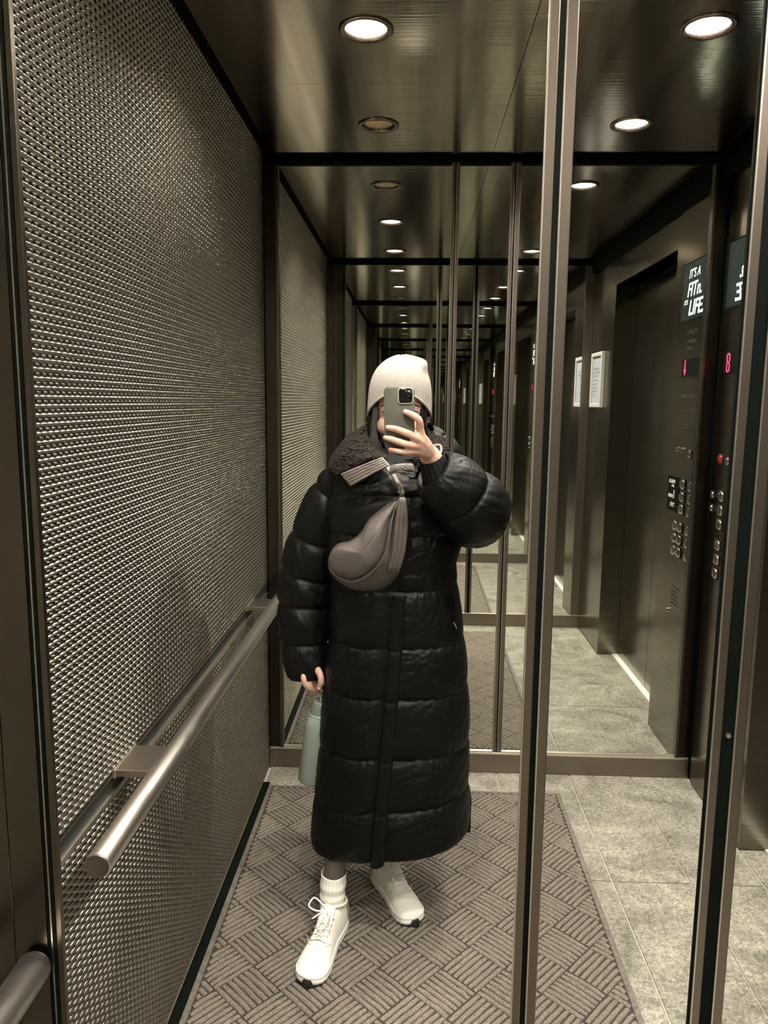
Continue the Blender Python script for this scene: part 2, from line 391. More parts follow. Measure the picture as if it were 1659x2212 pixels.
v = [(X0-.004, 2.628+a, EYE+.150+c) for a, c in ((-.006, .030), (.006, .030), (.006, -.008), (.016, -.008), (0, -.033), (-.016, -.008), (-.006, -.008))]
MB().add(v, [tuple(range(7))]).build('arrow', M['red'], i_, fix=False)
for (a_, c) in ((0, 1), (0, -1)):
    MB().box((X0-.0042, 2.790, EYE+.1495+c*.016-.013), (X0-.003, 2.797, EYE+.1495+c*.016+.013), .001).box((X0-.0042, 2.812, EYE+.1495+c*.016-.013), (X0-.003, 2.819, EYE+.1495+c*.016+.013), .001).build('digit_segment', M['red'], i_)
for z in (-.0305, 0, .0305): MB().box((X0-.0042, 2.796, EYE+.1495+z-.003), (X0-.003, 2.813, EYE+.1495+z+.003)).build('digit_segment', M['red'], i_)
wall_text('engraved_text', 'ELEVATOR NO.', 2.605, EYE+.026, .021, M['engraved'], cp, x=X0-.0004)
wall_text('engraved_text', 'CAPACITY', 2.62, EYE+.285, .024, M['engraved'], cp, x=X0-.0004)
wall_text('engraved_text', '13 PERSONS', 2.62, EYE+.250, .018, M['engraved'], cp, x=X0-.0004)
wall_text('engraved_text', '2100 LBS', 2.62, EYE+.222, .018, M['engraved'], cp, x=X0-.0004)
for k in range(4): wall_text('engraved_text', ('IN CASE OF FIRE', 'ELEVATOR IS OUT', 'OF SERVICE', 'USE STAIRS')[k], 2.66, EYE-.07-.016*k, .011, M['engraved'], cp, x=X0-.0004)
for k in range(5): wall_text('engraved_text', ('FIRE OPERATION', 'TO RUN CAR', 'PRESS FLOOR', 'DOOR CLOSE', 'HOLD BUTTON')[k], 2.63, EYE-.78-.018*k, .013, M['engraved'], cp, x=X0-.0004)
b_ = MB().box((X0-.003, 2.51, EYE-.457), (X0+.002, 2.655, EYE-.306), .001).build('key_card_plate', M['gasket'], cp)
for t, y, z, s_ in (('ALARM', 2.525, -.338, .024), ('CALL', 2.56, -.353, .014), ('A', 2.585, -.382, .026), ('SERVICE', 2.525, -.400, .021), ('EXIT', 2.555, -.438, .026)):
    wall_text('plate_text', t, y, EYE+z, s_, M['whitetext'], b_, x=X0-.0034)
def push_button(y, z, h=.020, wy=.024, m='button', txt=None):
    o = MB().box((X0-.004, y-wy-.003, z-h-.003), (X0+.001, y+wy+.003, z+h+.003), .0018).build('call_button', M['buttonrim'], cp)
    P = []
    for k, (sc_, dx) in enumerate(((1, 0), (.97, -.003), (.8, -.0055), (.45, -.0068), (.02, -.007))):
        ring = []
        for j in range(24):
            a = 2*PI*j/24; ca, sa = math.cos(a), math.sin(a); q = (abs(ca)**3+abs(sa)**3)**(-1/3)
            ring.append((X0-.004+dx, y+wy*sc_*ca*q, z+h*sc_*sa*q))
        P.append(ring)
    MB().grid(P, True).build('button_cap', M[m], o, True)
    return o
for z in (-.331, -.383, -.435): push_button(2.690, EYE+z); push_button(2.785, EYE+z)
for z in (-.513, -.566): push_button(2.690, EYE+z); push_button(2.785, EYE+z); push_button(2.632, EYE+z)
push_button(2.690, EYE-.619); push_button(2.632, EYE-.619); push_button(2.790, EYE-.619)
for z in (-.334, -.385): push_button(2.862, EYE+z, .012, .012)
push_button(2.81, EYE-.197, .016, .016, 'redbtn'); push_button(2.748, EYE-.20, .014, .014)
def lock(y, z, r=.011):
    o = MB().cyl((X0-.003, y, z), (1, 0, 0), r, .008).build('key_switch', M['button'], cp)
    MB().box((X0-.008, y-.0012, z-.006), (X0-.0065, y+.0012, z+.006)).build('key_slot', M['gasket'], o)
lock(2.600, EYE-.19); lock(2.656, EYE-.19); lock(2.611, EYE-.89, .010)
flip_copy(cp, 'lift control panel copy on our side of the dividers, seen only in reflections')

# framed notice on the right wall, near the front mirror
nf = empty('notice_frame', (XR, 1.12, EYE+.14), 'white framed paper notice on the dark steel wall, seen in the rear mirror', 'notice')
y0, y1, z0, z1, fw = .985, 1.255, EYE-.024, EYE+.308, .024
MB().box((XR-.022, y0, z0), (XR, y0+fw, z1), .003).box((XR-.022, y1-fw, z0), (XR, y1, z1), .003).box((XR-.022, y0+fw-.002, z0), (XR, y1-fw+.002, z0+fw), .003).box((XR-.022, y0+fw-.002, z1-fw), (XR, y1-fw+.002, z1), .003).build('frame', M['white_frame'], nf)
pp = MB().box((XR-.012, y0+fw, z0+fw), (XR-.004, y1-fw, z1-fw)).build('paper', M['paper'], nf)
MB().cyl((XR-.0125, y0+.075, z1-.06), (1, 0, 0), .014, .0008).build('printed_seal', M['print'], pp)
for k, t in enumerate(('CERTIFICATE', 'OF INSPECTION', 'ELEVATOR', 'Issued to owner', 'of this building', 'Capacity 13', 'Valid one year', 'Inspector')):
    wall_text('printed_line', t, y0+.045, z1-.105-.022*k, .022 if k < 3 else .016, M['print'], pp, x=XR-.0125)
flip_copy(nf, 'white framed paper notice copy on our side of the dividers, seen only in reflections')

# ------------------------------------------------------------------ mirror walls
def strip(mb, x0, x1, y0, y1, z0, z1): return mb.box((x0, y0, z0), (x1, y1, z1), .0012)
# far wall: backing, skirting, header, mirrors
wb = MB().box((XL-.03, YB+.012, -.01), (XD+.1, YB+.04, ZC+.1)).build('wall_back', M['black']); setp(wb, kind='structure')
bb = MB().box((XL, YB-.012, 0), (XR+.001, YB+.012, .079), .001).build('baseboard_back', M['frame']); setp(bb, kind='structure')
MB().box((XL, YB-.0125, .079), (XR, YB+.006, .087), .0025).build('top_bead', M['edge'], bb)
MB().box((XL-.002, YB-.006, ZC-.022), (XR, YB+.012, ZC+.1)).build('shadow_gap', M['black'], wb)
ZM0, ZM1 = .083, ZC-.02
def mirror(x0, x1, y, face, label, tilt=0., yaw=0.):
    o = empty('wall_mirror', ((x0+x1)/2, y, 0), label, 'mirror', 'tall mirror panels of the far wall')
    cxm, czm = (x0+x1)/2, EYE
    v = []
    for (x, z) in ((x0, ZM0), (x1, ZM0), (x1, ZM1), (x0, ZM1)):
        v.append((x, y - tilt*(z-czm)*face + yaw*(x-cxm), z))
    v += [(a, b+.004*face, c) for a, b, c in v]
    MB().add(v, [(0, 1, 2, 3), (7, 6, 5, 4), (0, 4, 5, 1), (1, 5, 6, 2), (2, 6, 7, 3), (3, 7, 4, 0)]).build('mirror_glass', M['mirror'], o)
    return o
PB1, PB2 = .141, .360
YM = YB+.004
ml = mirror(-.516, PB1-.008, YM, 1, 'wide mirror panel on the far wall, left, behind the person')
mc = mirror(PB1+.008, PB2-.008, YM, 1, 'narrow mirror panel between the two slim steel posts of the far wall')
mr = mirror(PB2+.008, XR-.056, YM, 1, 'wide mirror panel on the far wall, right, reflecting lift door and tiles')
def post(name, xs_, y0, y1, label, group, parent=None):
    (a0, a1), (g0, g1), (b0, b1) = xs_
    o = empty(name, ((a0+b1)/2, (y0+y1)/2, 0), label, 'mirror post', group)
    ym = (y0+y1)/2
    strip(MB(), a0, a1, y0, y1, ZM0-.02, ZM1+.005).build('steel_strip', M['frame'], o)
    strip(MB(), b0, b1, y0, y1, ZM0-.02, ZM1+.005).build('steel_strip', M['frame'], o)
    MB().box((g0-.001, ym-.002, ZM0-.02), (g1+.001, ym+.004, ZM1)).build('gasket', M['gasket'], o)
    for x in (a0, b0-.0002):
        MB().box((x-.0007, y0-.0006, ZM0), (x+.0012, y0+.002, ZM1)).build('bright_edge', M['edge'], o)
    return o
G2 = 'slim steel posts between the far mirrors'
post('mirror_post', ((PB1-.014, PB1-.0025), (PB1-.0025, PB1+.0025), (PB1+.0025, PB1+.014)), YB-.008, YB+.004, 'slim twin steel post of the far mirror wall, left one, above the sleeve', G2)
post('mirror_post', ((PB2-.0175, PB2-.0045), (PB2-.0045, PB2+.001), (PB2+.001, PB2+.0175)), YB-.008, YB+.004, 'slim twin steel post of the far mirror wall, right one, standing on the skirting', G2)
# side flanges of the far mirror wall
fa = MB().box((XL+.001, YB-.006, .079), (-.528, YB+.01, ZC-.02), .0008).build('trim_1', M['flange']); setp(fa, kind='structure')
M['bevel'] = mat('brown_bevel_steel', (.12, .105, .082), .3, 1)
MB().box((-.528, YB-.012, .079), (-.515, YB+.006, ZC-.02), .002).build('bright_edge', M['bevel'], fa)
fb = MB().box((XR-.042, YB-.006, .079), (XR-.001, YB+.01, ZC-.02), .0008).build('trim_2', M['flange']); setp(fb, kind='structure')
MB().box((XR-.056, YB-.012, .079), (XR-.043, YB+.006, ZC-.02), .002).build('bright_edge', M['bevel'], fb)
# near wall of the real car, behind the lens: one large mirror over skirting
YN = 2*YA-YB
wf = MB().box((XL-.03, YN-.05, -.01), (XD+.1, YN-.012, ZC+.1)).build('wall_front', M['black']); setp(wf, kind='structure')
MB().box((XL, YN-.012, 0), (XR, YN+.012, .083)).build('skirting', M['frame'], wf)
MB().box((XL-.002, YN-.012, ZC-.022), (XR, YN+.004, ZC+.1)).build('shadow_gap', M['black'], wf)
MB().box((XL, YN-.010, .08), (XR, YN-.004, ZC-.02)).build('mirror_glass', M['mirror'], wf)
for c in (PB1, PB2, XL+.028, XR-.028): MB().box((c-.014, YN-.008, .08), (c+.014, YN+.008, ZC-.02), .001).build('post', M['frame'], wf)

# front mirror frame, the dividers we look between
YF0, YF1 = YA-.004, YA+.004
G1 = 'tall steel dividers of the front mirror frame'
post('mirror_post', ((.1375, .1490), (.1490, .1560), (.1565, .1690)), YF0, YF1, 'tall twin steel divider with black groove, right of the person, full picture height', G1)
pr_ = post('mirror_post', ((.3660, .3775), (.3775, .3925), (.3930, .4060)), YF0, YF1, 'tall twin steel divider with wide black groove in front of the control panel', G1)
MB().box((.3634, YF0+.002, ZM0), (.3662, YF1-.001, ZM1)).build('side_gasket', M['gasket'], pr_)
MB().cyl((.3850, YA-.003, EYE-.395), (0, 1, 0), .0030, .004, 12).build('screw', M['edge'], pr_)
M['panel'] = mat('dark_panel_steel', (.10, .086, .068), .26, 1)
fp = empty('mirror_frame_panel', (-.51, YA, 0), 'dark smooth steel side panel at the left edge, behind the cut-off handrail end', 'mirror frame')
MB().box((XL-.03, YF0+.002, 0), (-.5130, YF1, ZC-.02), .0006).build('steel_panel', M['panel'], fp)
MB().box((-.5120, YF0+.002, 0), (-.4690, YF1, ZC-.02), .0006).build('steel_panel', M['panel'], fp)
MB().box((-.4690, YF0+.004, 0), (-.4555, YF1, ZC-.02)).build('gasket', M['gasket'], fp)
MB().box((-.4645, YF0+.003, 0), (-.4625, YF1, ZC-.02)).build('bright_edge', M['steel'], fp)
MB().box((-.4555, YF0, 0), (-.4475, YF1, ZC-.02), .001).build('edge_strip', M['bevel'], fp)
fs = MB().box((XL, YF0-.003, 0), (XR, YF1+.003, .083), .001).build('baseboard_front', M['frame']); setp(fs, kind='structure')
MB().box((XL, YF0-.003, .079), (XR, YF1+.003, .087), .0025).build('top_bead', M['edge'], fs)
ft = MB().box((XL, YF0-.002, ZC-.022), (XR, YF1+.002, ZC+.1)).build('trim_3', M['black']); setp(ft, kind='structure')
fr = MB().box((XR-.056, YF0, .083), (XR, YF1, ZC-.02), .001).build('trim_4', M['frame']); setp(fr, kind='structure')

# ------------------------------------------------------------------ floor mat with basket-weave ribs
MX0, MX1, MY0, MY1 = -.546, .587, 1.03, 2.763
def floor_mat():
    fm = empty('floor_mat', (0, 1.9, 0), 'dark brown ribbed entrance mat with diagonal basket-weave blocks under the person', 'mat')
    MB().box((MX0, MY0, 0), (MX1, MY1, .004), .001).build('rubber_edge', M['matedge'], fm)
    B = .118; n = 7; V, Fq = [], []; ca = math.sqrt(.5)
    ang = math.radians(47); c_, s_ = math.cos(ang), math.sin(ang)
    rng = random.Random(3)
    for i in range(-26, 27):
        for j in range(-26, 27):
            for k in range(n):
                hor = (i+j) % 2 == 0
                o = (k+.5)/n*B
                L0, L1 = .0018, B-.0012
                ends = []
                for t in (L0, L1):
                    a, b = (t, o) if hor else (o, t); X, Y = i*B+a, j*B+b; ends.append((X*c_-Y*s_+.01, X*s_+Y*c_+1.9))
                mg = .021; k0_, k1_ = 0., 1.
                for ax_, lo_, hi_ in ((0, MX0+mg, MX1-mg), (1, MY0+mg, MY1-mg)):
                    p_, d_ = ends[0][ax_], ends[1][ax_]-ends[0][ax_]
                    ta, tb_ = sorted(((lo_-p_)/d_, (hi_-p_)/d_)); k0_, k1_ = max(k0_, ta), min(k1_, tb_)
                if k1_-k0_ < .08: continue
                L0, L1 = L0+(L1-L0)*k0_, L0+(L1-L0)*k1_
                hw = B/n*.40
                m_ = 5; ring = []
                for q in range(m_+1):
                    t = L0 + (L1-L0)*q/m_
                    h = .0066 + rng.uniform(-.0012, .0008); wv = hw*(1 + rng.uniform(-.06, .06)); ov = o + rng.uniform(-.0010, .0010)
                    if q in (0, m_): h *= .55; wv *= .95
                    row = []
                    for dx, dz in ((-1, 0), (-.72, .75), (0, 1), (.72, .75), (1, 0)):
                        a, b = (t, ov+dx*wv) if hor else (ov+dx*wv, t)
                        X, Y = i*B+a, j*B+b
                        row.append((X*c_-Y*s_+.01, X*s_+Y*c_+1.9, .0038+h*dz))
                    ring.append(row)
                base = len(V)
                for row in ring:
                    V += row
                for q in range(m_):
                    for r in range(4): Fq.append((base+q*5+r, base+(q+1)*5+r, base+(q+1)*5+r+1, base+q*5+r+1))
    me = bpy.data.meshes.new('ribs'); me.from_pydata(V, [], Fq); me.update()
    o = link('carpet_ribs', me, M['mat'], fm, True); setp(o, kind='stuff')
    MB().box((MX0+.016, MY0+.016, .002), (MX1-.016, MY1-.016, .0052)).build('carpet_base', M['matbase'], fm)
    return fm
fm = floor_mat()
flip_copy(fm, 'ribbed entrance mat copy on our side of the dividers, seen only in reflections')

# ================================================================== PERSON
def sstep(x, a, b):
    t = np.clip((x-a)/(b-a), 0, 1); return t*t*(3-2*t)
M['skin'] = add_noise(mat('skin', (.60, .38, .29), .46, sss=.2), (1, 1, 1), 60, 3, (.53, .31, .235), (.66, .43, .34))
M['nail'] = mat('fingernail', (.80, .50, .42), .18)
M['pinknail'] = mat('coral_fingernail', (.90, .22, .16), .2)
M['hair'] = mat('black_hair', (.006, .0045, .004), .42, spec=.3)
M['wool'] = add_noise(mat('cream_wool', (.78, .73, .66), .9), (1, 1, 1), 420, 5, (.275, .26, .23), (.36, .34, .305), bump=.5, dist=.0010)
M['coat'] = add_noise(mat('black_nylon', (.0016, .0019, .0016), .50, spec=.19), (1, 1, 1), 14, 6, bump=.30, dist=.006)
add_noise(M['coat'], (34, 20, 5), 1.6, 4, bump=.35, dist=.004)
M['fleece'] = add_noise(mat('dark_fleece', (.045, .034, .027), .95, spec=.15), (1, 1, 1), 190, 3, (.004, .0032, .0027), (.028, .021, .017), bump=1., dist=.004)
M['flap'] = mat('grey_brown_nylon', (.18, .152, .138), .45)
M['bag'] = add_noise(mat('taupe_bag_nylon', (.088, .075, .068), .36, spec=.5), (1, 1, 1), 9, 4, bump=.15, dist=.006)
M['knit'] = mat('black_sweater', (.006, .006, .0055), .9, spec=.2)
M['sock'] = add_noise(mat('white_sock', (.80, .78, .70), .9), (1, 1, .2), 500, 2, bump=.4, dist=.001)
M['shoe'] = add_noise(mat('white_sneaker_mesh', (.84, .82, .74), .6), (1, 1, 1), 700, 2, bump=.35, dist=.0006)
M['midsole'] = mat('white_foam', (.86, .85, .80), .5)
M['heelpiece'] = mat('beige_heel_panel', (.50, .38, .30), .5)
M['outsole'] = mat('black_rubber', (.012, .013, .012), .5)
M['lace'] = mat('white_lace', (.88, .87, .82), .8)
M['mark'] = mat('grey_mark', (.35, .34, .31), .6)
M['case'] = mat('sage_phone_case', (.088, .090, .070), .42)
M['bump'] = mat('black_camera_glass', (.006, .007, .008), .08)
M['bottle'] = add_noise(mat('sage_powder_coat', (.22, .28, .23), .5), (1, 1, 1), 900, 2, (.18, .235, .19), (.245, .30, .25), bump=.2, dist=.0003)
M['cap'] = mat('sage_plastic_cap', (.17, .215, .185), .38)
M['leg'] = mat('dark_tights', (.10, .082, .066), .6)
M['metal'] = mat('zip_metal', (.75, .74, .70), .2, 1)
M['eye'] = mat('eye', (.75, .73, .70), .15); M['iris'] = mat('iris', (.05, .03, .02), .15)
M['lip'] = mat('lips', (.45, .17, .14), .4)

root = empty('person', (-.05, 2.06, 0), 'person in long black puffer coat and cream beanie taking a mirror photo', 'person')

def bez(pts, n):                             # smooth curve through points (Catmull-Rom)
    P = [Vector(p) for p in pts]; P = [P[0]*2-P[1]] + P + [P[-1]*2-P[-2]]; out = []
    m = len(P)-3
    for i in range(n):
        t = i/(n-1)*m; k = min(int(t), m-1); t -= k; a, b, c, d = P[k:k+4]
        out.append(.5*((2*b) + (c-a)*t + (2*a-5*b+4*c-d)*t*t + (3*b-a-3*c+d)*t**3))
    return out
def lerp_list(r, n):
    x = np.linspace(0, len(r)-1, n); return list(np.interp(x, np.arange(len(r)), r))
def limb(mb, pts, rad, n=14, seg=16):
    P = bez(pts, seg); R = lerp_list(rad, seg)
    mb.tube(P, R, n); mb.ball(P[0], R[0], n, 8); mb.ball(P[-1], R[-1], n, 8); return mb
def remesh(mb, voxel, name, m, parent, smooth_it=4):
    me = mb.mesh(name); o = bpy.data.objects.new(name, me); COL.objects.link(o)
    md = o.modifiers.new('r', 'REMESH'); md.mode = 'VOXEL'; md.voxel_size = voxel; md.use_smooth_shade = True
    sm = o.modifiers.new('s', 'SMOOTH'); sm.iterations = smooth_it; sm.factor = .5
    bpy.context.view_layer.update()
    out = bpy.data.meshes.new_from_object(o.evaluated_get(bpy.context.evaluated_depsgraph_get()))
    bpy.data.objects.remove(o); out.materials.clear()
    return link(name, out, m, parent, True)

# ---- body: one continuous skin (head, face, neck, torso, arms, hands, legs)
mb = MB()
HC = Vector((-.036, 2.078, EYE-.030))        # head centre
mb.ball(HC+Vector((0, .008, .022)), (.074, .092, .092), 20, 14)
mb.ball(HC+Vector((0, -.018, -.035)), (.062, .066, .078), 20, 14)      # face
mb.ball(HC+Vector((0, -.042, -.092)), (.030, .030, .026), 14, 10)      # chin
for s_ in (-1, 1):
    mb.ball(HC+Vector((s_*.038, -.052, -.035)), (.026, .026, .026), 12, 8)   # cheek
    mb.ball(HC+Vector((s_*.066, .014, -.022)), (.008, .016, .026), 10, 8)    # ear
mb.tube([HC+Vector((0, -.080, .004)), HC+Vector((0, -.094, -.020)), HC+Vector((0, -.104, -.040))], [.007, .009, .012], 10)
mb.ball(HC+Vector((0, -.098, -.042)), (.016, .012, .009), 12, 8)
mb.ball(HC+Vector((0, -.084, -.068)), (.022, .010, .009), 12, 8)       # mouth swell
limb(mb, [HC+Vector((0, .02, -.07)), (-.038, 2.10, EYE-.20)], [.052, .056])
mb.ball((-.04, 2.10, EYE-.27), (.165, .085, .09), 20, 12); mb.ball((-.04, 2.09, EYE-.42), (.145, .10, .18), 20, 12)
mb.ball((-.045, 2.09, EYE-.66), (.150, .105, .16), 20, 12)
# raised arm (right in the photo) and its hand
SR, ER = Vector((.10, 2.10, EYE-.23)), Vector((.172, 1.985, EYE-.315))
WR = at(928, 984, 1.836)
limb(mb, [SR, ER], [.050, .042]); limb(mb, [ER, WR], [.040, .026])
def A(l): return [at(*p) for p in l]
mcp = A([(911, 943, 1.775), (908, 953, 1.771), (903, 963, 1.772), (899, 974, 1.777)])
for q, r in zip(mcp, (.0105, .011, .0108, .0098)): limb(mb, [WR, (WR+q)*.5+Vector((.002, -.006, .002)), q], [.019, .0145, r], 12, 10)
limb(mb, A([(911, 943, 1.775), (907, 924, 1.766), (905.5, 909, 1.756), (897, 900, 1.7535), (884, 893, 1.7555), (875, 889, 1.758)]), [.0102, .0092, .0090, .0082, .0076, .0062], 12, 22)
limb(mb, A([(908, 953, 1.771), (893, 942.5, 1.757), (875, 934, 1.753), (854, 926.5, 1.755), (837, 923.5, 1.758)]), [.0105, .0092, .0086, .0080, .0064], 12, 22)
limb(mb, A([(903, 963, 1.772), (879, 960, 1.756), (862, 954.5, 1.7535), (846, 949, 1.7555), (832.5, 945.5, 1.758)]), [.0105, .0086, .0082, .0077, .0062], 12, 22)
limb(mb, A([(899, 974, 1.777), (879, 976.5, 1.765), (862, 975, 1.759), (843, 971.5, 1.760)]), [.0098, .0077, .0072, .0056], 12, 20)
limb(mb, A([(920, 972, 1.812), (908, 950, 1.800), (893, 938, 1.792), (878, 932, 1.789)]), [.014, .0125, .0108, .0085], 12, 18)
# hanging arm (left in the photo) and its hand
SL, EL, WL = Vector((-.185, 2.11, EYE-.23)), Vector((-.300, 2.11, EYE-.52)), Vector((-.290, 2.075, EYE-.765))
limb(mb, [SL, EL], [.050, .042]); limb(mb, [EL, WL], [.040, .025])
mh = A([(656, 1452, 2.032), (664, 1454, 2.050), (673, 1455, 2.069), (682, 1454, 2.088)])
for q in mh: limb(mb, [WL, q], [.018, .0092], 12, 8)
limb(mb, A([(656, 1452, 2.032), (656, 1467, 2.024), (660, 1480, 2.026), (668, 1490, 2.036)]), [.0092, .0084, .0078, .0060], 12, 18)
limb(mb, A([(664, 1454, 2.050), (667, 1471, 2.038), (672, 1486, 2.040), (679, 1496, 2.052)]), [.0092, .0084, .0078, .0060], 12, 18)
limb(mb, A([(673, 1455, 2.069), (679, 1471, 2.062), (684, 1485, 2.064), (689, 1494, 2.074)]), [.0092, .0082, .0076, .0060], 12, 18)
limb(mb, A([(682, 1454, 2.088), (689, 1468, 2.084), (694, 1480, 2.086), (698, 1487, 2.092)]), [.0085, .0075, .0070, .0056], 12, 18)
limb(mb, A([(684, 1444, 2.042), (692, 1459, 2.022), (693, 1474, 2.018), (688, 1488, 2.024)]), [.0110, .0095, .0088, .0068], 12, 18)
# legs
KL, ANL = Vector((-.150, 1.975, .46)), Vector((-.2105, 1.950, .075))
KR, ANR = Vector((.000, 2.10, .44)), Vector((-.068, 2.165, .075))
limb(mb, [(-.12, 2.09, .86), KL], [.085, .055]); limb(mb, [KL, (-.185, 1.975, .30), (-.204, 1.962, .18), ANL], [.046, .040, .030, .018])
limb(mb, [(.03, 2.10, .86), KR], [.085, .055]); limb(mb, [KR, (-.03, 2.135, .30), (-.055, 2.155, .18), ANR], [.046, .040, .030, .018])
limb(mb, [ANL, (-.226, 1.86, .042)], [.018, .018]); limb(mb, [ANR, (-.040, 2.09, .042)], [.018, .018])
body = remesh(mb, .0028, 'body', M['skin'], root, 3)
# dark tights: faces of the legs above the socks take a second material
body.data.materials.append(M['leg'])
nf_ = len(body.data.polygons); cz = np.empty(nf_*3, np.float32); body.data.polygons.foreach_get('center', cz); cz = cz.reshape(-1, 3)
idx = np.where(cz[:, 2] < .9, 1, 0).astype(np.int32)
idx[(np.abs(cz[:, 0] + .29) < .08) & (cz[:, 2] > .6)] = 0
body.data.polygons.foreach_set('material_index', idx)
def nail(u, v, Y, r, m, du, dv):
    c = at(u, v, Y); MB().ball((0, 0, 0), (r, r*.32, r*.72), 12, 8)
    t = (at(u+du, v+dv, Y)-c).normalized(); a = math.atan2(t.z, t.x)
    mb_ = MB().ball((0, 0, 0), (r, r*.30, r*.72), 12, 8); R_ = Matrix.Translation(c) @ Matrix.Rotation(-a, 4, 'Y')
    mb_.v = [tuple(R_ @ Vector(p)) for p in mb_.v]; return mb_.build('fingernail', m, root, True)
nail(876.5, 889.5, 1.7520, .0062, M['nail'], -3, -1.5); nail(839, 923, 1.7520, .0062, M['nail'], -3, -.5)
nail(835, 945.8, 1.7522, .0060, M['nail'], -3, -1); nail(845, 971.3, 1.7550, .0058, M['pinknail'], -3, -.8)
nail(689.5, 1486, 2.0155, .0062, M['nail'], -1, 3)
# face
for s_ in (-1, 1):
    c = HC+Vector((s_*.0315, -.0735, -.002)); e_ = MB().ball(c, (.0125, .0085, .0075), 14, 10).build('eye', M['eye'], root, True)
    MB().ball(c+Vector((0, -.0075, 0)), (.0052, .0018, .0052), 12, 8).build('iris', M['iris'], e_, True)
    MB().tube(bez([c+Vector((-.016, -.004, .004)), c+Vector((0, -.0085, .0085)), c+Vector((.016, -.004, .004))], 8), .0016, 6).build('eyelashes', M['hair'], e_, True)
    MB().tube(bez([c+Vector((-.020, -.004, .019)), c+Vector((0, -.012, .025)), c+Vector((.020, -.004, .018))], 8), [.0012, .002, .0026, .003, .003, .0026, .002, .0012], 8).build('eyebrow', M['hair'], root, True)
for dz, r in ((-.0655, .0042), (-.0725, .005)):
    MB().tube(bez([HC+Vector((-.020, -.083, -.069)), HC+Vector((0, -.0945, dz)), HC+Vector((.020, -.083, -.069))], 10), [.001]+[r]*8+[.001], 8).build('lip', M['lip'], root, True)

# ---- beanie
HX, HY = -.0405, 2.082
def beanie_ring(t, th):                      # t 0 = brim, 1 = crown
    fr = math.cos(th + PI/2)                 # +1 towards the lens
    zb = EYE - .040 + .062*max(0, fr)**1.5 - .004*max(0, -fr)
    zt = EYE + .124
    zz = zb + (zt-zb)*t
    k = (zz-(EYE-.045))/(zt-(EYE-.045))
    w = .0865*(1-.16*k)*max(0., 1-max(0, (k-.22)/.78)**3.6)**.5 + .004*math.sin(PI*k)
    if k > .93: w = max(w, .006)
    dd = w*1.14
    x = HX + w*math.cos(th) + .004*k; y = HY + dd*math.sin(th)
    bump_ = .010*math.exp(-((math.cos(th)-.95)**2)/.10 - ((k-.88)/.10)**2)
    return Vector((x+bump_*1.5, y, zz+bump_*.5))
P = []
nu, nv = 360, 70
for i in range(nv):
    t = i/(nv-1); t = t**.8; row = []
    for j in range(nu):
        th = 2*PI*j/nu; p = beanie_ring(t, th)
        rib = .0014*math.sin(j*PI/2*1.0)*(1 if t > .04 else .2)
        f_ = 1 + rib/.08 + .006*math.sin(3*th+5*t)*t
        row.append((HX+(p.x-HX)*f_, HY+(p.y-HY)*f_, p.z + .0015*math.sin(5*th+1)*t))
    P.append(row)
bn = MB().grid(P, True, False)
bn.add([P[-1][j] for j in range(nu)], [tuple(range(nu))])
bnn = bn.build('beanie', M['wool'], root, True)
MB().grid([[tuple(beanie_ring(0, 2*PI*j/120)+Vector((math.cos(2*PI*j/120)*r_*math.cos(a), math.sin(2*PI*j/120)*r_*math.cos(a), r_*math.sin(a)+.002))) for j in range(120)] for r_, a in [(.0032, 2*PI*k/8) for k in range(9)]], True).build('brim_edge', M['wool'], bnn, True)

# ---- hair: locks falling from under the beanie
rh = random.Random(9); hb = MB()
def lock_of(p0, p1, p2, r):
    q = bez([p0, p1, p2], 9); hb.tube(q, [r*.8, r, r, r, r*.9, r*.8, r*.6, r*.4, r*.12], 5, True)
for side, n_ in ((-1, 220), (1, 220)):
    for k in range(n_):
        f_ = rh.random()
        x0 = HX + side*(.055+.012*rh.random()) ; y0 = HY - .050 + .10*f_
        z0 = EYE+.03
        spread = rh.uniform(-.012, .016)
        out = rh.uniform(.0, .030)
        p0 = Vector((x0, y0, z0)); p1 = Vector((x0+side*.006-side*spread*.5, y0-.014, EYE-.085))
        zl = EYE - rh.uniform(.125, .195)
        p2 = Vector((x0-side*(.024*rh.random()-.004)+side*out*.5, y0-.070+rh.uniform(-.02, .01), zl))
        if side > 0: p2 = Vector((x0+.010+out*.9, y0-.02, EYE-rh.uniform(.09, .16)))
        lock_of(p0, p1, p2, rh.uniform(.0008, .0021))
for k in range(60):                          # fine stray locks at the left of the photo
    x0 = HX-.064+rh.uniform(0, .012); p0 = Vector((x0, HY-.045, EYE+.02)); lock_of(p0, p0+Vector((-.006, -.030, -.10)), p0+Vector((rh.uniform(-.014, .034), -.060, -rh.uniform(.16, .215))), .0008)
hh = hb.build('hair', M['hair'], root, True, fix=False); setp(hh, kind='stuff')

# ---- coat body
ZT = np.array([-.125, -.16, -.20, -.26, -.34, -.44, -.56, -.70, -.84, -.98, -1.13, -1.24, -1.30])
XLt = np.array([-.115, -.155, -.212, -.230, -.232, -.227, -.223, -.230, -.247, -.258, -.271, -.280, -.278])
XRt = np.array([.035, .075, .125, .148, .146, .118, .134, .154, .166, .170, .172, .180, .178])
YFt = np.array([2.02, 2.00, 1.965, 1.945, 1.935, 1.928, 1.925, 1.922, 1.917, 1.912, 1.905, 1.902, 1.905])
YBt = np.array([2.17, 2.19, 2.20, 2.215, 2.22, 2.22, 2.23, 2.24, 2.245, 2.25, 2.255, 2.26, 2.255])
SEAM = np.array([-.155, -.245, -.350, -.495, -.650, -.790, -.957, -1.105, -1.246])
def hem_off(th):                             # front centre slightly low, right side higher
    return -.030*max(0, -math.cos(th)) + .036*max(0, math.cos(th))**1.3
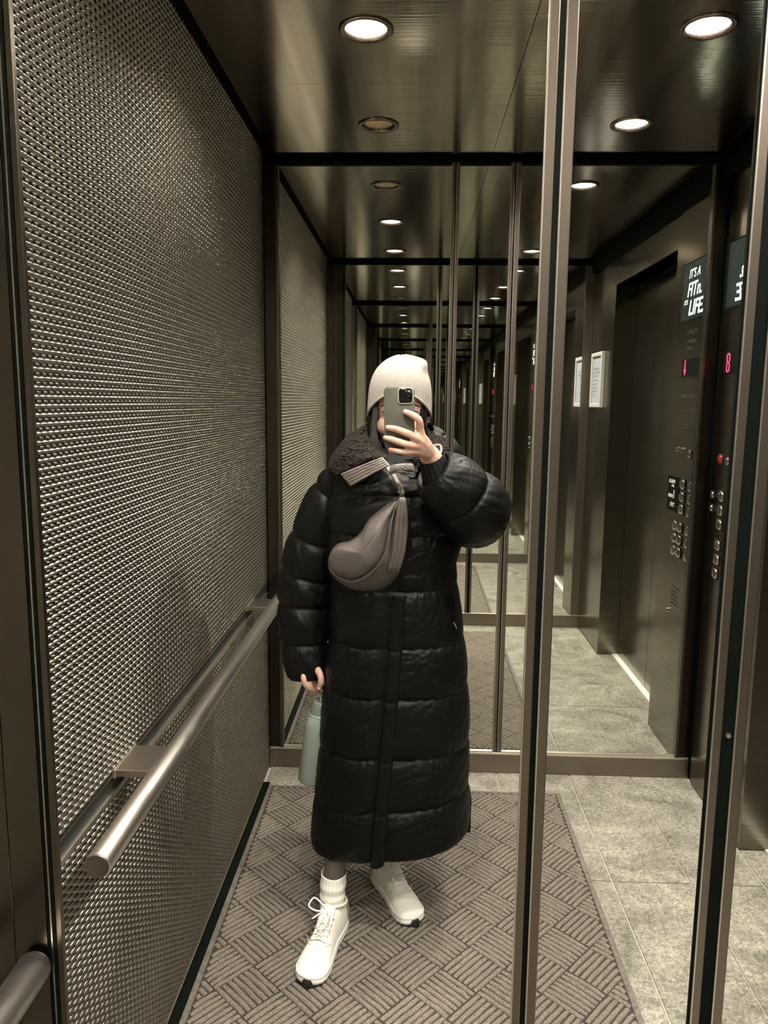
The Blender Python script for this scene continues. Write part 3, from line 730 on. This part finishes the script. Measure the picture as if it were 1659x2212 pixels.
def coat_pt(th, z):
    xl, xr = np.interp(-z, -ZT, XLt), np.interp(-z, -ZT, XRt); yf, yb = np.interp(-z, -ZT, YFt), np.interp(-z, -ZT, YBt)
    cx_, cy_ = (xl+xr)/2, (yf+yb)/2; a, b = (xr-xl)/2, (yb-yf)/2
    c, s = math.cos(th), math.sin(th); e = 2/2.5
    x = cx_ + a*math.copysign(abs(c)**e, c); y = cy_ + b*math.copysign(abs(s)**e, s)
    return x, y
def vnoise(x, y, seed):                      # cheap smooth noise
    r = np.random.default_rng(seed); o = 0
    for k in range(5):
        a, b, ph = r.uniform(-1, 1), r.uniform(-1, 1), r.uniform(0, 6.28); o += math.sin(x*a*3 + y*b*3 + ph + 1.7*math.sin(x*b*1.9 - y*a*1.3 + ph*2))
    return o/5
def puff(z, th, seams, amp):
    k = int(np.searchsorted(-seams, -z)); k = min(max(k, 1), len(seams)-1); z0, z1 = seams[k-1], seams[k]
    t = min(max((z-z0)/(z1-z0), 0), 1)
    base = (1-abs(2*t-1)**3.4)**.6 if t > 0 else 0
    edge = min(t, 1-t)
    wr = .0
    wr += .22*vnoise(th*12+k*7, t*2.2+k, 11+k)*math.exp(-edge*7) - .34*max(0, 1-abs(vnoise(th*22+k*3+t*4, t*1.2+k*2, 23+k))*5)*math.exp(-edge*5.5)
    wr += .09*vnoise(th*34+k*3, t*3, 31+k)*math.exp(-edge*12)
    wr += .14*vnoise(th*2.2+k*5+t*1.5, t*2.0-th*1.2, 51+k) - .13*max(0, 1-abs(vnoise(th*5+t*5.5+k, t*2-th*2+k, 67+k))*4)
    wr += .05*vnoise(th*4+t*4, t*3+th*3+k, 77+k)
    return amp*(base*(.82+wr) + .10*wr), t, k
NU, NV = 300, 330
zs = np.linspace(-.125, -1.246, NV)
rows = []
for z in zs:
    row = []
    for j in range(NU):
        th = 2*PI*j/NU - PI/2
        zz = z
        x, y = coat_pt(th, z)
        # placket line keeps low relief
        front = math.sin(th) < 0; px = (x+.072+.022*(z+.7)*-1)
        pm = 1.0
        if front: pm = float(1-.65*math.exp(-((x-(-.072-.030*(-z-.7)))/.020)**2))
        tilt = .018*math.cos(th)*max(0, (-z-.3)) if front else 0
        a_, t, k = puff(z+.006*vnoise(th*9, 3, 5)-tilt*.6, th, SEAM, .017)
        sh = float(sstep(np.array(-z), .15, .24)); a_ *= pm*sh
        cx_ = (np.interp(-z, -ZT, XLt)+np.interp(-z, -ZT, XRt))/2
        nx, ny = math.cos(th), math.sin(th)
        zo = hem_off(th)*float(sstep(np.array(-z), .95, 1.26))
        rx = .55 if abs(nx) > .8 else 1.0
        row.append((x + nx*a_*.45, y + ny*a_, EYE + zz + zo))
    rows.append(row)
cb = MB().grid(rows, True)
hem = rows[-1]; c0 = Vector((sum(p[0] for p in hem)/NU, sum(p[1] for p in hem)/NU, 0))
inner = [tuple(Vector(p) + (c0-Vector((p[0], p[1], 0))).normalized()*.02*1 + Vector((0, 0, -p[2]*0))) for p in hem]
r1_ = [(p[0]*.93+c0.x*.07, p[1]*.93+c0.y*.07, p[2]+.003) for p in hem]; r2_ = [(p[0]*.90+c0.x*.10, p[1]*.90+c0.y*.10, p[2]+.16) for p in hem]
cb.grid([hem, r1_, r2_], True)
coat = cb.build('coat', M['coat'], root, True)
# placket: quilted band down the front with stitched edges
def front_pt(x, z, off):
    best = None
    xl, xr = np.interp(-z, -ZT, XLt), np.interp(-z, -ZT, XRt); yf, yb = np.interp(-z, -ZT, YFt), np.interp(-z, -ZT, YBt)
    cx_, a = (xl+xr)/2, (xr-xl)/2; u = min(max((x-cx_)/a, -.98), .98)
    return (x, (yf+yb)/2 - (yb-yf)/2*(1-abs(u)**2.5)**(1/2.5) - off, EYE+z)
rows = []
for i in range(260):
    z = -.50 - (1.247-.50)*i/259
    xc = np.interp(-z, [.5, .65, .79, .957, 1.105, 1.262], [-.030, -.040, -.048, -.060, -.072, -.082]); hw = .0205
    row = []
    for j in range(13):
        u = -1+2*j/12
        dist = np.min(np.abs(SEAM-z)); crimp = .0022*vnoise(u*1.5, z*70, 3)*abs(u)**.5 + .003*math.exp(-(dist/.006)**2)*-1
        off = .016*(1-abs(u)**3)**.5*1 + .004 + crimp + (.0016 if abs(abs(u)-.83) < .09 else 0)
        if j in (0, 12): off = -.006
        p = front_pt(xc+hw*u, z, off)
        row.append((p[0], p[1], p[2] - (.010*(1-max(0, u)) if i == 259 else 0)))
    rows.append(row)
pl = MB().grid(rows).build('placket', M['coat'], coat, True)
# pocket welt and zip pull on the right side of the picture
MB().tube(bez([at(978, 1270, 1.965), at(984, 1310, 1.962), at(985, 1352, 1.960)], 12), .0035, 8).build('pocket_welt', M['coat'], coat, True)
MB().tube([at(981, 1346, 1.952), at(987, 1358, 1.952)], .0016, 6).ball(at(981, 1346, 1.952), .0028).build('zip_pull', M['metal'], coat, True)
# side vent panel at the hem
MB().box((.168, 2.05, EYE-1.262+.02), (.184, 2.12, EYE-1.13), .004).build('vent_flap', M['coat'], coat)

# sleeves
def sleeve(pts, rad, seams, amp, name, n=110, nv=150, seed=0, flat=(1, 1), tip=None):
    P = bez(pts, nv); R = lerp_list(rad, nv); rows = []; ref = Vector((0, 1, 0)); seams = np.array(seams)
    for i, p in enumerate(P):
        t = (P[min(i+1, nv-1)]-P[max(i-1, 0)]).normalized(); a = (ref-t*ref.dot(t)).normalized(); ref = a; c = t.cross(a)
        u = i/(nv-1); k = int(np.searchsorted(seams, u)); k = min(max(k, 1), len(seams)-1); s0, s1 = seams[k-1], seams[k]
        row = []
        for j in range(n):
            th = 2*PI*j/n
            uu = u + .012*math.sin(th+seed)
            q = min(max((uu-s0)/(s1-s0), 0), 1); base = (1-abs(2*q-1)**3.0)**.6; ed = min(q, 1-q)
            wr = .30*vnoise(th*3+k*3+seed, q*2, 7+k+seed)*math.exp(-ed*4) + .22*vnoise(th*1.3+q*2+seed, q*2.2-th*.6, 91+k+seed) + .05*vnoise(th*6, q*3+k, 17+seed) - .34*max(0, 1-abs(vnoise(th*5+q*3+k*2, q*2.5+th+k, 41+k+seed))*4.5)*math.exp(-ed*2.2)
            r = R[i] + amp*(base*(.85+wr) + .12*wr - .35)
            row.append(tuple(p + (a*math.cos(th)*flat[0] + c*math.sin(th)*flat[1])*r))
        rows.append(row)
    m_ = MB().grid(rows, True)
    last = rows[-1]; cc = P[-1]; tt = (P[-1]-P[-3]).normalized()
    m_.grid([last, [tuple(Vector(q).lerp(cc, .12)+tt*.004) for q in last], [tuple(Vector(q).lerp(cc, .22)-tt*.05) for q in last]], True)
    f0 = rows[0]; m_.add(f0, [tuple(range(n))])
    return m_.build(name, M['coat'], coat, True)
sl = sleeve([(-.155, 2.115, EYE-.20), (-.226, 2.115, EYE-.285), (-.279, 2.115, EYE-.42), (-.306, 2.115, EYE-.56), (-.304, 2.098, EYE-.69), (-.299, 2.078, EYE-.792)], [.066, .072, .077, .077, .066, .054], [0, .17, .36, .50, .63, .80, 1], .014, 'sleeve', seed=2)
sr = sleeve([(.060, 2.12, EYE-.200), (.115, 2.075, EYE-.255), (.158, 1.995, EYE-.285), (.152, 1.915, EYE-.265), (.105, 1.868, EYE-.215), (.050, 1.838, EYE-.165)], [.070, .088, .093, .090, .080, .060], [0, .26, .50, .74, 1], .014, 'sleeve', seed=5)
# ribbed inner cuff of the raised arm, fold of the cuff lining
cu0, cu1 = WR+Vector((.004, .004, -.004)), Vector((.066, 1.862, EYE-.182))
rows = []
for i in range(24):
    t = i/23; c = cu0.lerp(cu1, t*1.0); d_ = (cu1-cu0).normalized(); a = d_.cross(Vector((0, 0, 1))).normalized(); b_ = d_.cross(a)
    rr = .031+.014*t
    rows.append([tuple(c + (a*math.cos(2*PI*j/72)+b_*math.sin(2*PI*j/72))*(rr+.0012*math.sin(j*PI/2))) for j in range(72)])
MB().grid(rows, True).build('sweater_cuff', M['knit'], root, True)
MB().tube(bez([at(934, 963, 1.845), at(950, 962, 1.855), at(953, 975, 1.842), at(943, 995, 1.826), at(926, 1003, 1.820)], 16), [.001]+[.0032]*14+[.001], 8).build('cuff_lining', M['flap'], coat, True)

# collar: curly fleece lining folded over, two stitched flaps
def fleece(outer, inner_, depth_pts, name, nu=150, nv=64):
    O, I, Dp = bez(outer, nu), bez(inner_, nu), bez(depth_pts, nu); rows = []; rn = np.random.default_rng(6)
    fr = rn.uniform(0, 6.28, (8, 2))
    def curl(x, y, z):
        s = 0
        for q, (f1, f2) in enumerate(((330, 270), (430, 390), (250, 460))): s += math.sin(x*f1+z*f2*.6+fr[q][0]+2*math.sin(z*f2*.7+fr[q][1]))*math.sin(z*f1-x*f2*.4+fr[q][1]+2*math.sin(x*f1*.6))
        return s/3
    for i in range(nv):
        t = i/(nv-1); row = []
        for j in range(nu):
            p = O[j]*(1-t)**2 + Dp[j]*2*t*(1-t) + I[j]*t*t
            s = curl(p.x, p.y, p.z); row.append((p.x+.0026*s, p.y-.0075*s, p.z+.0030*s))
        rows.append(row)
    return MB().grid(rows).build(name, M['fleece'], coat, True)
col = fleece(
  [at(800, 935, 2.16), at(755, 948, 2.15), at(722, 975, 2.10), at(710, 1003, 2.02), at(728, 1024, 1.955), at(765, 1012, 1.925), at(800, 998, 1.915), at(830, 992, 1.915)],
  [at(795, 912, 2.12), at(796, 935, 2.07), at(799, 948, 2.03), at(806, 962, 2.00), at(822, 972, 1.985), at(832, 980, 1.975), at(838, 984, 1.965), at(842, 988, 1.950)],
  [at(775, 918, 2.10), at(745, 925, 2.04), at(740, 945, 1.97), at(752, 965, 1.92), at(775, 975, 1.90), at(798, 975, 1.895), at(815, 977, 1.895), at(832, 984, 1.905)], 'collar_fleece', 260, 110)
col2 = fleece(
  [at(930, 940, 2.17), at(955, 948, 2.16), at(968, 962, 2.12), at(972, 985, 2.05), at(950, 1005, 1.98), at(915, 1010, 1.94)],
  [at(915, 925, 2.12), at(912, 945, 2.06), at(908, 958, 2.02), at(900, 970, 1.99), at(885, 985, 1.965), at(868, 995, 1.945)],
  [at(935, 925, 2.10), at(950, 935, 2.04), at(950, 950, 1.99), at(930, 968, 1.94), at(905, 982, 1.92), at(880, 992, 1.915)], 'collar_fleece', 180, 80)
def flap(c4, thick, name, rows_n, parent):
    a, b, c, d = [Vector(p) for p in c4]; P = []; nx, ny = 60, 48; nrm = (b-a).cross(d-a).normalized()
    if nrm.y > 0: nrm = -nrm
    for i in range(ny):
        v_ = i/(ny-1); row = []
        for j in range(nx):
            u_ = j/(nx-1); p = a.lerp(b, u_).lerp(d.lerp(c, u_), v_)
            rib = abs(math.sin(PI*rows_n*v_))**.5
            h = thick*(.35+.65*rib) + .0015*math.sin(u_*9) + .010*math.sin(PI*u_) + .0006*vnoise(u_*14, v_*9, 4)
            if min(i, ny-1-i, j, nx-1-j) == 0: h -= .004
            row.append(tuple(p+nrm*h))
        P.append(row)
    return MB().grid(P).build(name, M['flap'], parent, True)
flap([at(735, 1024, 1.925), at(826, 987, 1.895), at(843, 1005, 1.885), at(758, 1051, 1.915)], .0045, 'collar_flap', 5, coat)
flap([at(842, 1008, 1.900), at(893, 1003, 1.900), at(896, 1021, 1.895), at(840, 1022, 1.890)], .0045, 'collar_flap', 1, coat)
MB().tube(bez([at(838, 1026, 1.893), at(862, 1019, 1.884), at(894, 1024, 1.890)], 12), .0022, 6).build('piping', M['flap'], coat, True)
# neck of the sweater inside the collar
MB().tube([(-.036, 2.06, EYE-.235), (-.036, 2.05, EYE-.19), (-.036, 2.045, EYE-.165)], [.085, .070, .058], 28).build('sweater', M['knit'], root, True)

# ---- socks and sneakers
def sock(an, top, parent, folds=True):
    P = bez([(an[0], an[1], .060), (an[0], an[1]+.002, .10), top], 40); rows = []
    for i, p in enumerate(P):
        t = i/39; r = .0325+.0030*t - .010*max(0, .28-t)/.28 + (.0022*math.exp(-((t-.62)/.035)**2) - .001*math.exp(-((t-.70)/.03)**2) + .0022*math.exp(-((t-.80)/.05)**2)) + .0010*math.sin(t*40)*math.exp(-t*2)
        rows.append([(p.x + (r+.0006*math.sin(j*PI/2))*math.cos(2*PI*j/96), p.y + (r+.0006*math.sin(j*PI/2))*1.08*math.sin(2*PI*j/96), p.z+.0015*math.sin(2*PI*j/96*3+t*9)) for j in range(96)])
    rows.append([(p.x+.034*math.cos(2*PI*j/96), p.y+.036*math.sin(2*PI*j/96), p.z-.003) for j in range(96)])
    return MB().grid(rows, True).build('sock', M['sock'], root, True)
sock(ANL, Vector((-.206, 1.964, .180)), root); sock(ANR, Vector((-.058, 2.155, .180)), root)

def sneaker(toe, heel, name_label, bow):
    toe, heel = Vector((*toe, 0)), Vector((*heel, 0)); Lh = (toe-heel).length; ax = (toe-heel).normalized(); lat = Vector((-ax.y, ax.x, 0))
    def W(s, l, z): return heel + ax*(s*Lh) + lat*l + Vector((0, 0, z))
    S = np.linspace(0, 1, 46)
    def half(s, k=1.): # half width of the sole
        return float(np.interp(s, [0, .015, .06, .16, .30, .45, .60, .74, .86, .94, .985, 1], [.004, .016, .027, .0325, .0325, .033, .040, .0455, .044, .036, .021, .004]))*k
    cen = lambda s: .006*math.sin(PI*max(0, s-.3)/.7)*bow
    def ztop(s): return float(np.interp(s, [0, .06, .2, .32, .42, .55, .68, .80, .90, .97, 1], [.070, .098, .100, .104, .098, .082, .066, .058, .050, .036, .024]))
    # sole: midsole foam with a groove, black outsole under it
    rows = []
    prof = [(.90, .005), (1.02, .008), (1.06, .013), (1.05, .018), (1.015, .0205), (1.04, .023), (1.03, .028), (.95, .031)]
    nn = 46
    def outline(k, z):
        pts = []
        for s in S: pts.append(W(s, cen(s)+half(s)*k, z + (.010*max(0, s-.78)/.22) + .005*max(0, .12-s)/.12))
        for s in S[::-1]: pts.append(W(s, cen(s)-half(s)*k, z + (.010*max(0, s-.78)/.22) + .005*max(0, .12-s)/.12))
        return [tuple(p) for p in pts]
    def outline2(k, z):
        base = outline(1, z); c = W(.52, cen(.52), z); return [tuple(Vector(p) + (Vector(p)-c).normalized()*(k-1)*.040) for p in base]
    sole = MB().grid([outline2(k, z) for k, z in prof], True, True).build('midsole', M['midsole'], None, True)
    shoe_rows = []
    for s in S:
        h = half(s)*.97; zt = ztop(s); zb = .022+(.010*max(0, s-.78)/.22); row = []
        e = float(np.interp(s, [0, .3, .6, 1], [3.0, 2.6, 2.3, 2.2])); top_w = float(np.interp(s, [0, .1, .3, .5, .7, 1], [.90, 1.0, 1.0, .88, .95, 1.]))
        for j in range(29):
            a = PI*j/28; c_, s_ = math.cos(a), math.sin(a)
            x = h*math.copysign(abs(c_)**(2/e), c_); zz = (s_ if s_ > 0 else 0)**(2/e)
            x *= 1-(1-top_w)*zz
            row.append(tuple(W(s, cen(s)+x, zb+(zt-zb)*zz)))
        shoe_rows.append(row)
    up_ = MB().grid(shoe_rows)
    shoe = up_.build('sneaker', M['shoe'], root, True)
    sole.parent = shoe; sole.matrix_parent_inverse = world_of(shoe).inverted()
    MB().grid([outline2(.86, .0), outline2(1.0, .002), outline2(1.02, .0075), outline2(.9, .008)], True, True).build('outsole', M['outsole'], shoe, True)
    # black rubber nose that climbs over the toe
    rows = []
    for i in range(8):
        t = i/7; rows.append([tuple(W(1.0+.004+.010-.060*max(0, t-.55)+.004*math.sin(PI*t)-(u*.9)**2*.022, cen(.98)+u*.0155*(1-.25*t), .006+.034*t)) for u in np.linspace(-1, 1, 9)])
    MB().grid(rows).build('toe_bumper', M['outsole'], shoe, True)
    # heel counter panel and collar ring
    rows = []
    for i in range(10):
        t = i/9; row = []
        for a in np.linspace(-1, 1, 17):
            s = .10*abs(a)**1.4*1.6 - .002; sgn = 1 if a > 0 else -1
            row.append(tuple(W(s-.004, cen(s)+sgn*(half(max(s, .003))*.99+.0012)*(1-.25*t**2)*min(1, abs(a)*3), .030+.055*t)))
        rows.append(row)
    MB().grid(rows).build('heel_panel', M['heelpiece'], shoe, True)
    MB().tube([W(.215+.150*math.cos(a), cen(.2)+min(.0305, half(.215+.150*math.cos(a))*.90)*math.sin(a), .097+.010*math.cos(a)+.004*abs(math.cos(a))) for a in np.linspace(0, 2*PI, 37)], .0036, 8, False).build('collar', M['shoe'], shoe, True)
    # tongue
    rows = []
    for i in range(14):
        t = i/13; s = .66-.26*t; zt = ztop(s)+.003+.020*max(0, t-.55)/.45; rows.append([tuple(W(s-.02*max(0, t-.6), cen(s)+u*.020, zt-.005*abs(u)**2)) for u in np.linspace(-1, 1, 9)])
    MB().grid(rows).build('tongue', M['shoe'], shoe, True)
    # laces, eyestay seams and bow
    sp = lambda s, l, z=0: W(s, cen(s)+l, ztop(s)-abs(l)**2*9+z)
    lm = MB()
    for k in range(5):
        s0 = .66-.055*k
        lm.tube(bez([sp(s0, -.022, .002), sp(s0+.006, 0, .0075), sp(s0, .022, .002)], 8), .0021, 6)
        if k < 4: lm.tube(bez([sp(s0, -.022, .002), sp(s0-.028, 0, .0085), sp(s0-.055, .022, .002)], 8), .0021, 6).tube(bez([sp(s0, .022, .002), sp(s0-.028, 0, .010), sp(s0-.055, -.022, .002)], 8), .0021, 6)
    k0 = sp(.43, 0, .013); lm.ball(k0, .0055, 10, 8)
    L_ = bow
    lm.tube(bez([k0, k0+lat*.016*L_+ax*-.004+Vector((0, 0, .014)), k0+lat*.043*L_+ax*-.014+Vector((0, 0, .022)), k0+lat*.052*L_+Vector((0, 0, .010))+ax*.006, k0+lat*.030*L_+ax*.010+Vector((0, 0, .002)), k0], 26), .0023, 8)
    lm.tube(bez([k0, k0-lat*.012*L_+ax*.024+Vector((0, 0, .000)), k0-lat*.006*L_+ax*.056+Vector((0, 0, -.012)), k0+lat*.008*L_+ax*.052+Vector((0, 0, -.011)), k0], 22), .0023, 8)
    lm.tube(bez([k0, k0+lat*.018*L_+ax*.010+Vector((0, 0, -.004)), k0+lat*.036*L_+ax*.024+Vector((0, 0, -.014))], 10), .0022, 6)
    lm.tube(bez([k0, k0-lat*.016*L_+ax*.018+Vector((0, 0, -.003)), k0-lat*.022*L_+ax*.050+Vector((0, 0, -.018))], 10), .0022, 6)
    lm.build('laces', M['lace'], shoe, True)
    # toe box seam and small cross mark of four dots
    MB().tube(bez([sp(.62, -.036, .0006), sp(.70, -.020, .0012), sp(.715, 0, .0016), sp(.70, .020, .0012), sp(.62, .036, .0006)], 18), .0009, 5).build('toe_seam', M['shoe'], shoe, True)
    mk = MB(); c0_ = .90
    for da, dl in ((-.020, 0), (.020, 0), (0, -.005), (0, .005)):
        mk.ball(sp(c0_+da, -.022*L_*-1*-1+dl, .0006), .0012, 6, 5)
    mk.build('cross_mark', M['mark'], shoe)
    return shoe
sneaker((-.250, 1.733), (-.186, 2.010), 'a', -1)
sneaker((.026, 1.976), (-.100, 2.222), 'b', 1)

# ================================================================== THINGS HELD OR WORN
# phone
def rrect(cx_, cz_, hw, hh_, r, y, n=8):
    pts = []
    for (sx, sz, a0) in ((1, 1, 0), (-1, 1, PI/2), (-1, -1, PI), (1, -1, 1.5*PI)):
        for k in range(n+1):
            a = a0 + PI/2*k/n; pts.append(Vector((cx_+sx*(hw-r)+r*math.cos(a), y, cz_+sz*(hh_-r)+r*math.sin(a))))
    return pts
ph0, ph1, ph2, ph3 = at(831.5, 838, 1.766), at(893, 838.5, 1.766), at(896.5, 968, 1.766), at(829.5, 966, 1.766)
pc = (ph0+ph1+ph2+ph3)/4; hw = .0355; hhh = .0725; tiltp = Matrix.Translation(pc) @ Matrix.Rotation(math.radians(-1.2), 4, 'Y')
phone = empty('phone', pc, 'phone in a sage green case held in front of the face', 'phone')
def slab(prof, cx_, cz_, hw_, hh_, r, name, m, parent):
    rows = []
    for inset, y in prof: rows.append([tuple(tiltp @ Vector((p.x, y, p.z))) for p in rrect(cx_, cz_, hw_-inset, hh_-inset, max(r-inset, .0005), 0)])
    return autosmooth(MB().grid(rows, True, True).build(name, m, parent), .7)
slab([(.0022, 0), (.0006, .0008), (0, .0026), (0, .0080), (.0006, .0098), (.002, .0106)], 0, 0, hw, hhh, .012, 'case', M['case'], phone)
slab([(.003, .0105), (.0026, .0109)], 0, 0, hw, hhh, .012, 'display', M['bump'], phone)
cm = slab([(.0016, -.0032), (.0004, -.0028), (0, -.0018), (0, .0005)], hw-.0205, hhh-.0215, .0185, .0195, .0085, 'camera_surround', mat('case_rim', (.33, .33, .27), .4), phone)
slab([(.001, -.0040), (.0004, -.0036), (0, -.0030)], hw-.0205, hhh-.0215, .0158, .0168, .0068, 'camera_glass', M['bump'], phone)
ring_m = mat('lens_ring', (.02, .02, .022), .18, .9)
for dx, dz in ((-.0072, .0072), (-.0072, -.0078), (.0076, 0)):
    c = tiltp @ Vector((hw-.0205+dx, -.0046, hhh-.0215+dz)); l = MB().cyl(c, (0, 1, 0), .0060, .0018, 24).build('camera_lens', ring_m, phone)
    MB().cyl(c+Vector((0, -.0010, 0)), (0, 1, 0), .0042, .0006, 20).build('lens_glass', M['bump'], l)
MB().cyl(tiltp @ Vector((hw-.0205+.0080, -.0042, hhh-.0215+.0105)), (0, 1, 0), .0022, .0008, 14).build('flash', M['white_frame'], phone)
MB().cyl(tiltp @ Vector((-hw-.0003, .005, .030)), (1, 0, 0), .0016, .0016, 10).build('side_button', M['case'], phone)

# cross-body bag: a soft crescent gathered at the strap
bag = empty('crossbody_bag', at(800, 1180, 1.88), 'taupe nylon crescent crossbody bag worn across the chest of the coat', 'bag')
def pillow(outline, centre, H, name, m, parent, seed, n=140, nr=36, fold_from=None, fold=.006):
    O = bez(outline + [outline[0]], n+1)[:-1]; C = Vector(centre); rows = []
    for i in range(nr):
        r = i/(nr-1); row = []
        for j in range(n):
            p = C.lerp(O[j], r); h = H*max(0, 1-r**2.3)**.55
            if fold_from is not None:
                d_ = p-Vector(fold_from); ang = math.atan2(d_.z, d_.x); dist = (d_.x**2+d_.z**2)**.5
                h += fold*math.exp(-dist/.055)*math.sin(ang*26+seed)*(1-r**4)*min(1, dist/.01)
                h += fold*.35*vnoise(ang*3+seed, dist*30, seed)*(1-r**3)
            row.append((p.x, p.y-h, p.z))
        rows.append(row)
    rows = [[rows[0][0]]*n] + rows[1:]
    back = [(p[0], p[1]+.02, p[2]) for p in rows[-1]]
    rows.append(back)
    return MB().grid(rows, True).build(name, m, parent, True)
ap = at(869, 1066, 1.872)
pillow([at(870, 1068, 1.895), at(852, 1080, 1.90), at(822, 1102, 1.905), at(796, 1124, 1.908), at(778, 1152, 1.91), at(756, 1170, 1.912), at(728, 1178, 1.915), at(713, 1196, 1.918), at(708, 1222, 1.918), at(717, 1243, 1.94), at(748, 1268, 1.945), at(790, 1279, 1.945), at(830, 1272, 1.935), at(858, 1246, 1.92), at(872, 1205, 1.90), at(878, 1150, 1.90), at(877, 1105, 1.90), at(874, 1080, 1.898)],
       at(812, 1200, 1.905), .042, 'bag_body', M['bag'], bag, 3, fold_from=ap)
pillow([at(868, 1070, 1.890), at(846, 1086, 1.885), at(818, 1108, 1.882), at(796, 1130, 1.88), at(779, 1156, 1.88), at(752, 1174, 1.882), at(728, 1182, 1.886), at(714, 1200, 1.892), at(711, 1222, 1.896), at(724, 1240, 1.892), at(756, 1252, 1.884), at(786, 1244, 1.872), at(812, 1222, 1.866), at(830, 1194, 1.866), at(838, 1160, 1.870), at(846, 1120, 1.878), at(858, 1090, 1.886)],
       at(784, 1190, 1.872), .036, 'front_pouch', M['bag'], bag, 5, fold_from=ap, fold=.008)
MB().tube(bez([at(862, 1080, 1.868), at(848, 1116, 1.855), at(841, 1158, 1.845), at(832, 1194, 1.842), at(813, 1226, 1.846), at(787, 1248, 1.856), at(758, 1257, 1.870), at(728, 1246, 1.884), at(711, 1226, 1.892)], 50), .0022, 8).build('zip', M['bag'], bag, True)
for dx in (0, 9, 18): MB().tube(bez([at(866+dx*.3, 1074, 1.872), at(858+dx, 1130, 1.858), at(852+dx, 1190, 1.858), at(838+dx, 1240, 1.872)], 30), [.002]+[.007]*26+[.005, .003, .002], 8).build('gathered_fold', M['bag'], bag, True)
MB().tube(bez([at(869, 1068, 1.885), at(864, 1052, 1.892), at(856, 1036, 1.902), at(846, 1020, 1.912), at(835, 1005, 1.93)], 20), .0085, 10, flat=.35).build('strap', M['flap'], bag, True)
MB().box(at(862, 1058, 1.878)-Vector((.003, .003, .008)), at(862, 1058, 1.878)+Vector((.005, .002, .008)), .001).build('strap_buckle', M['metal'], bag)
MB().tube(bez([at(876, 1100, 1.90), at(884, 1180, 1.92), at(884, 1260, 1.935)], 12), .009, 10, flat=.3).build('strap_tail', M['coat'], bag, True)

# water bottle hanging from the lowered hand
tb, bbm = at(689, 1546, 2.050), at(671, 1686, 2.050)
axb = (tb-bbm).normalized(); Rb = axb.to_track_quat('Z', 'Y').to_matrix().to_4x4()
bt = empty('water_bottle', bbm, 'tall sage green water bottle hanging from the lowered hand', 'bottle')
def lathe2(prof, name, m, parent, n=48):
    mb_ = MB().grid([[Vector((r*math.cos(2*PI*j/n), r*math.sin(2*PI*j/n), z)) for j in range(n)] for r, z in prof], True)
    T = Matrix.Translation(bbm) @ Rb; mb_.v = [tuple(T @ Vector(p)) for p in mb_.v]; return mb_.build(name, m, parent, True)
hB = (tb-bbm).length
lathe2([(.001, 0), (.031, 0), (.0355, .002), (.0372, .006), (.0372, hB-.030), (.0362, hB-.018), (.032, hB-.006), (.0275, hB+.002), (.0265, hB+.004)], 'flask', M['bottle'], bt)
lathe2([(.0282, hB+.003), (.0292, hB+.004), (.0292, hB+.007), (.0282, hB+.008)], 'neck_ring', mat('pale_sage_ring', (.42, .52, .45), .35), bt)
lathe2([(.0265, hB+.006), (.0262, hB+.012), (.021, hB+.040), (.0185, hB+.046), (.001, hB+.047)], 'cap', M['cap'], bt)
T = Matrix.Translation(bbm) @ Rb
MB().tube([T @ Vector((.013*math.cos(a)*1.15, 0, hB+.044+.022*math.sin(a))) for a in np.linspace(0, PI, 16)], .0042, 10).build('carry_loop', M['cap'], bt, True)
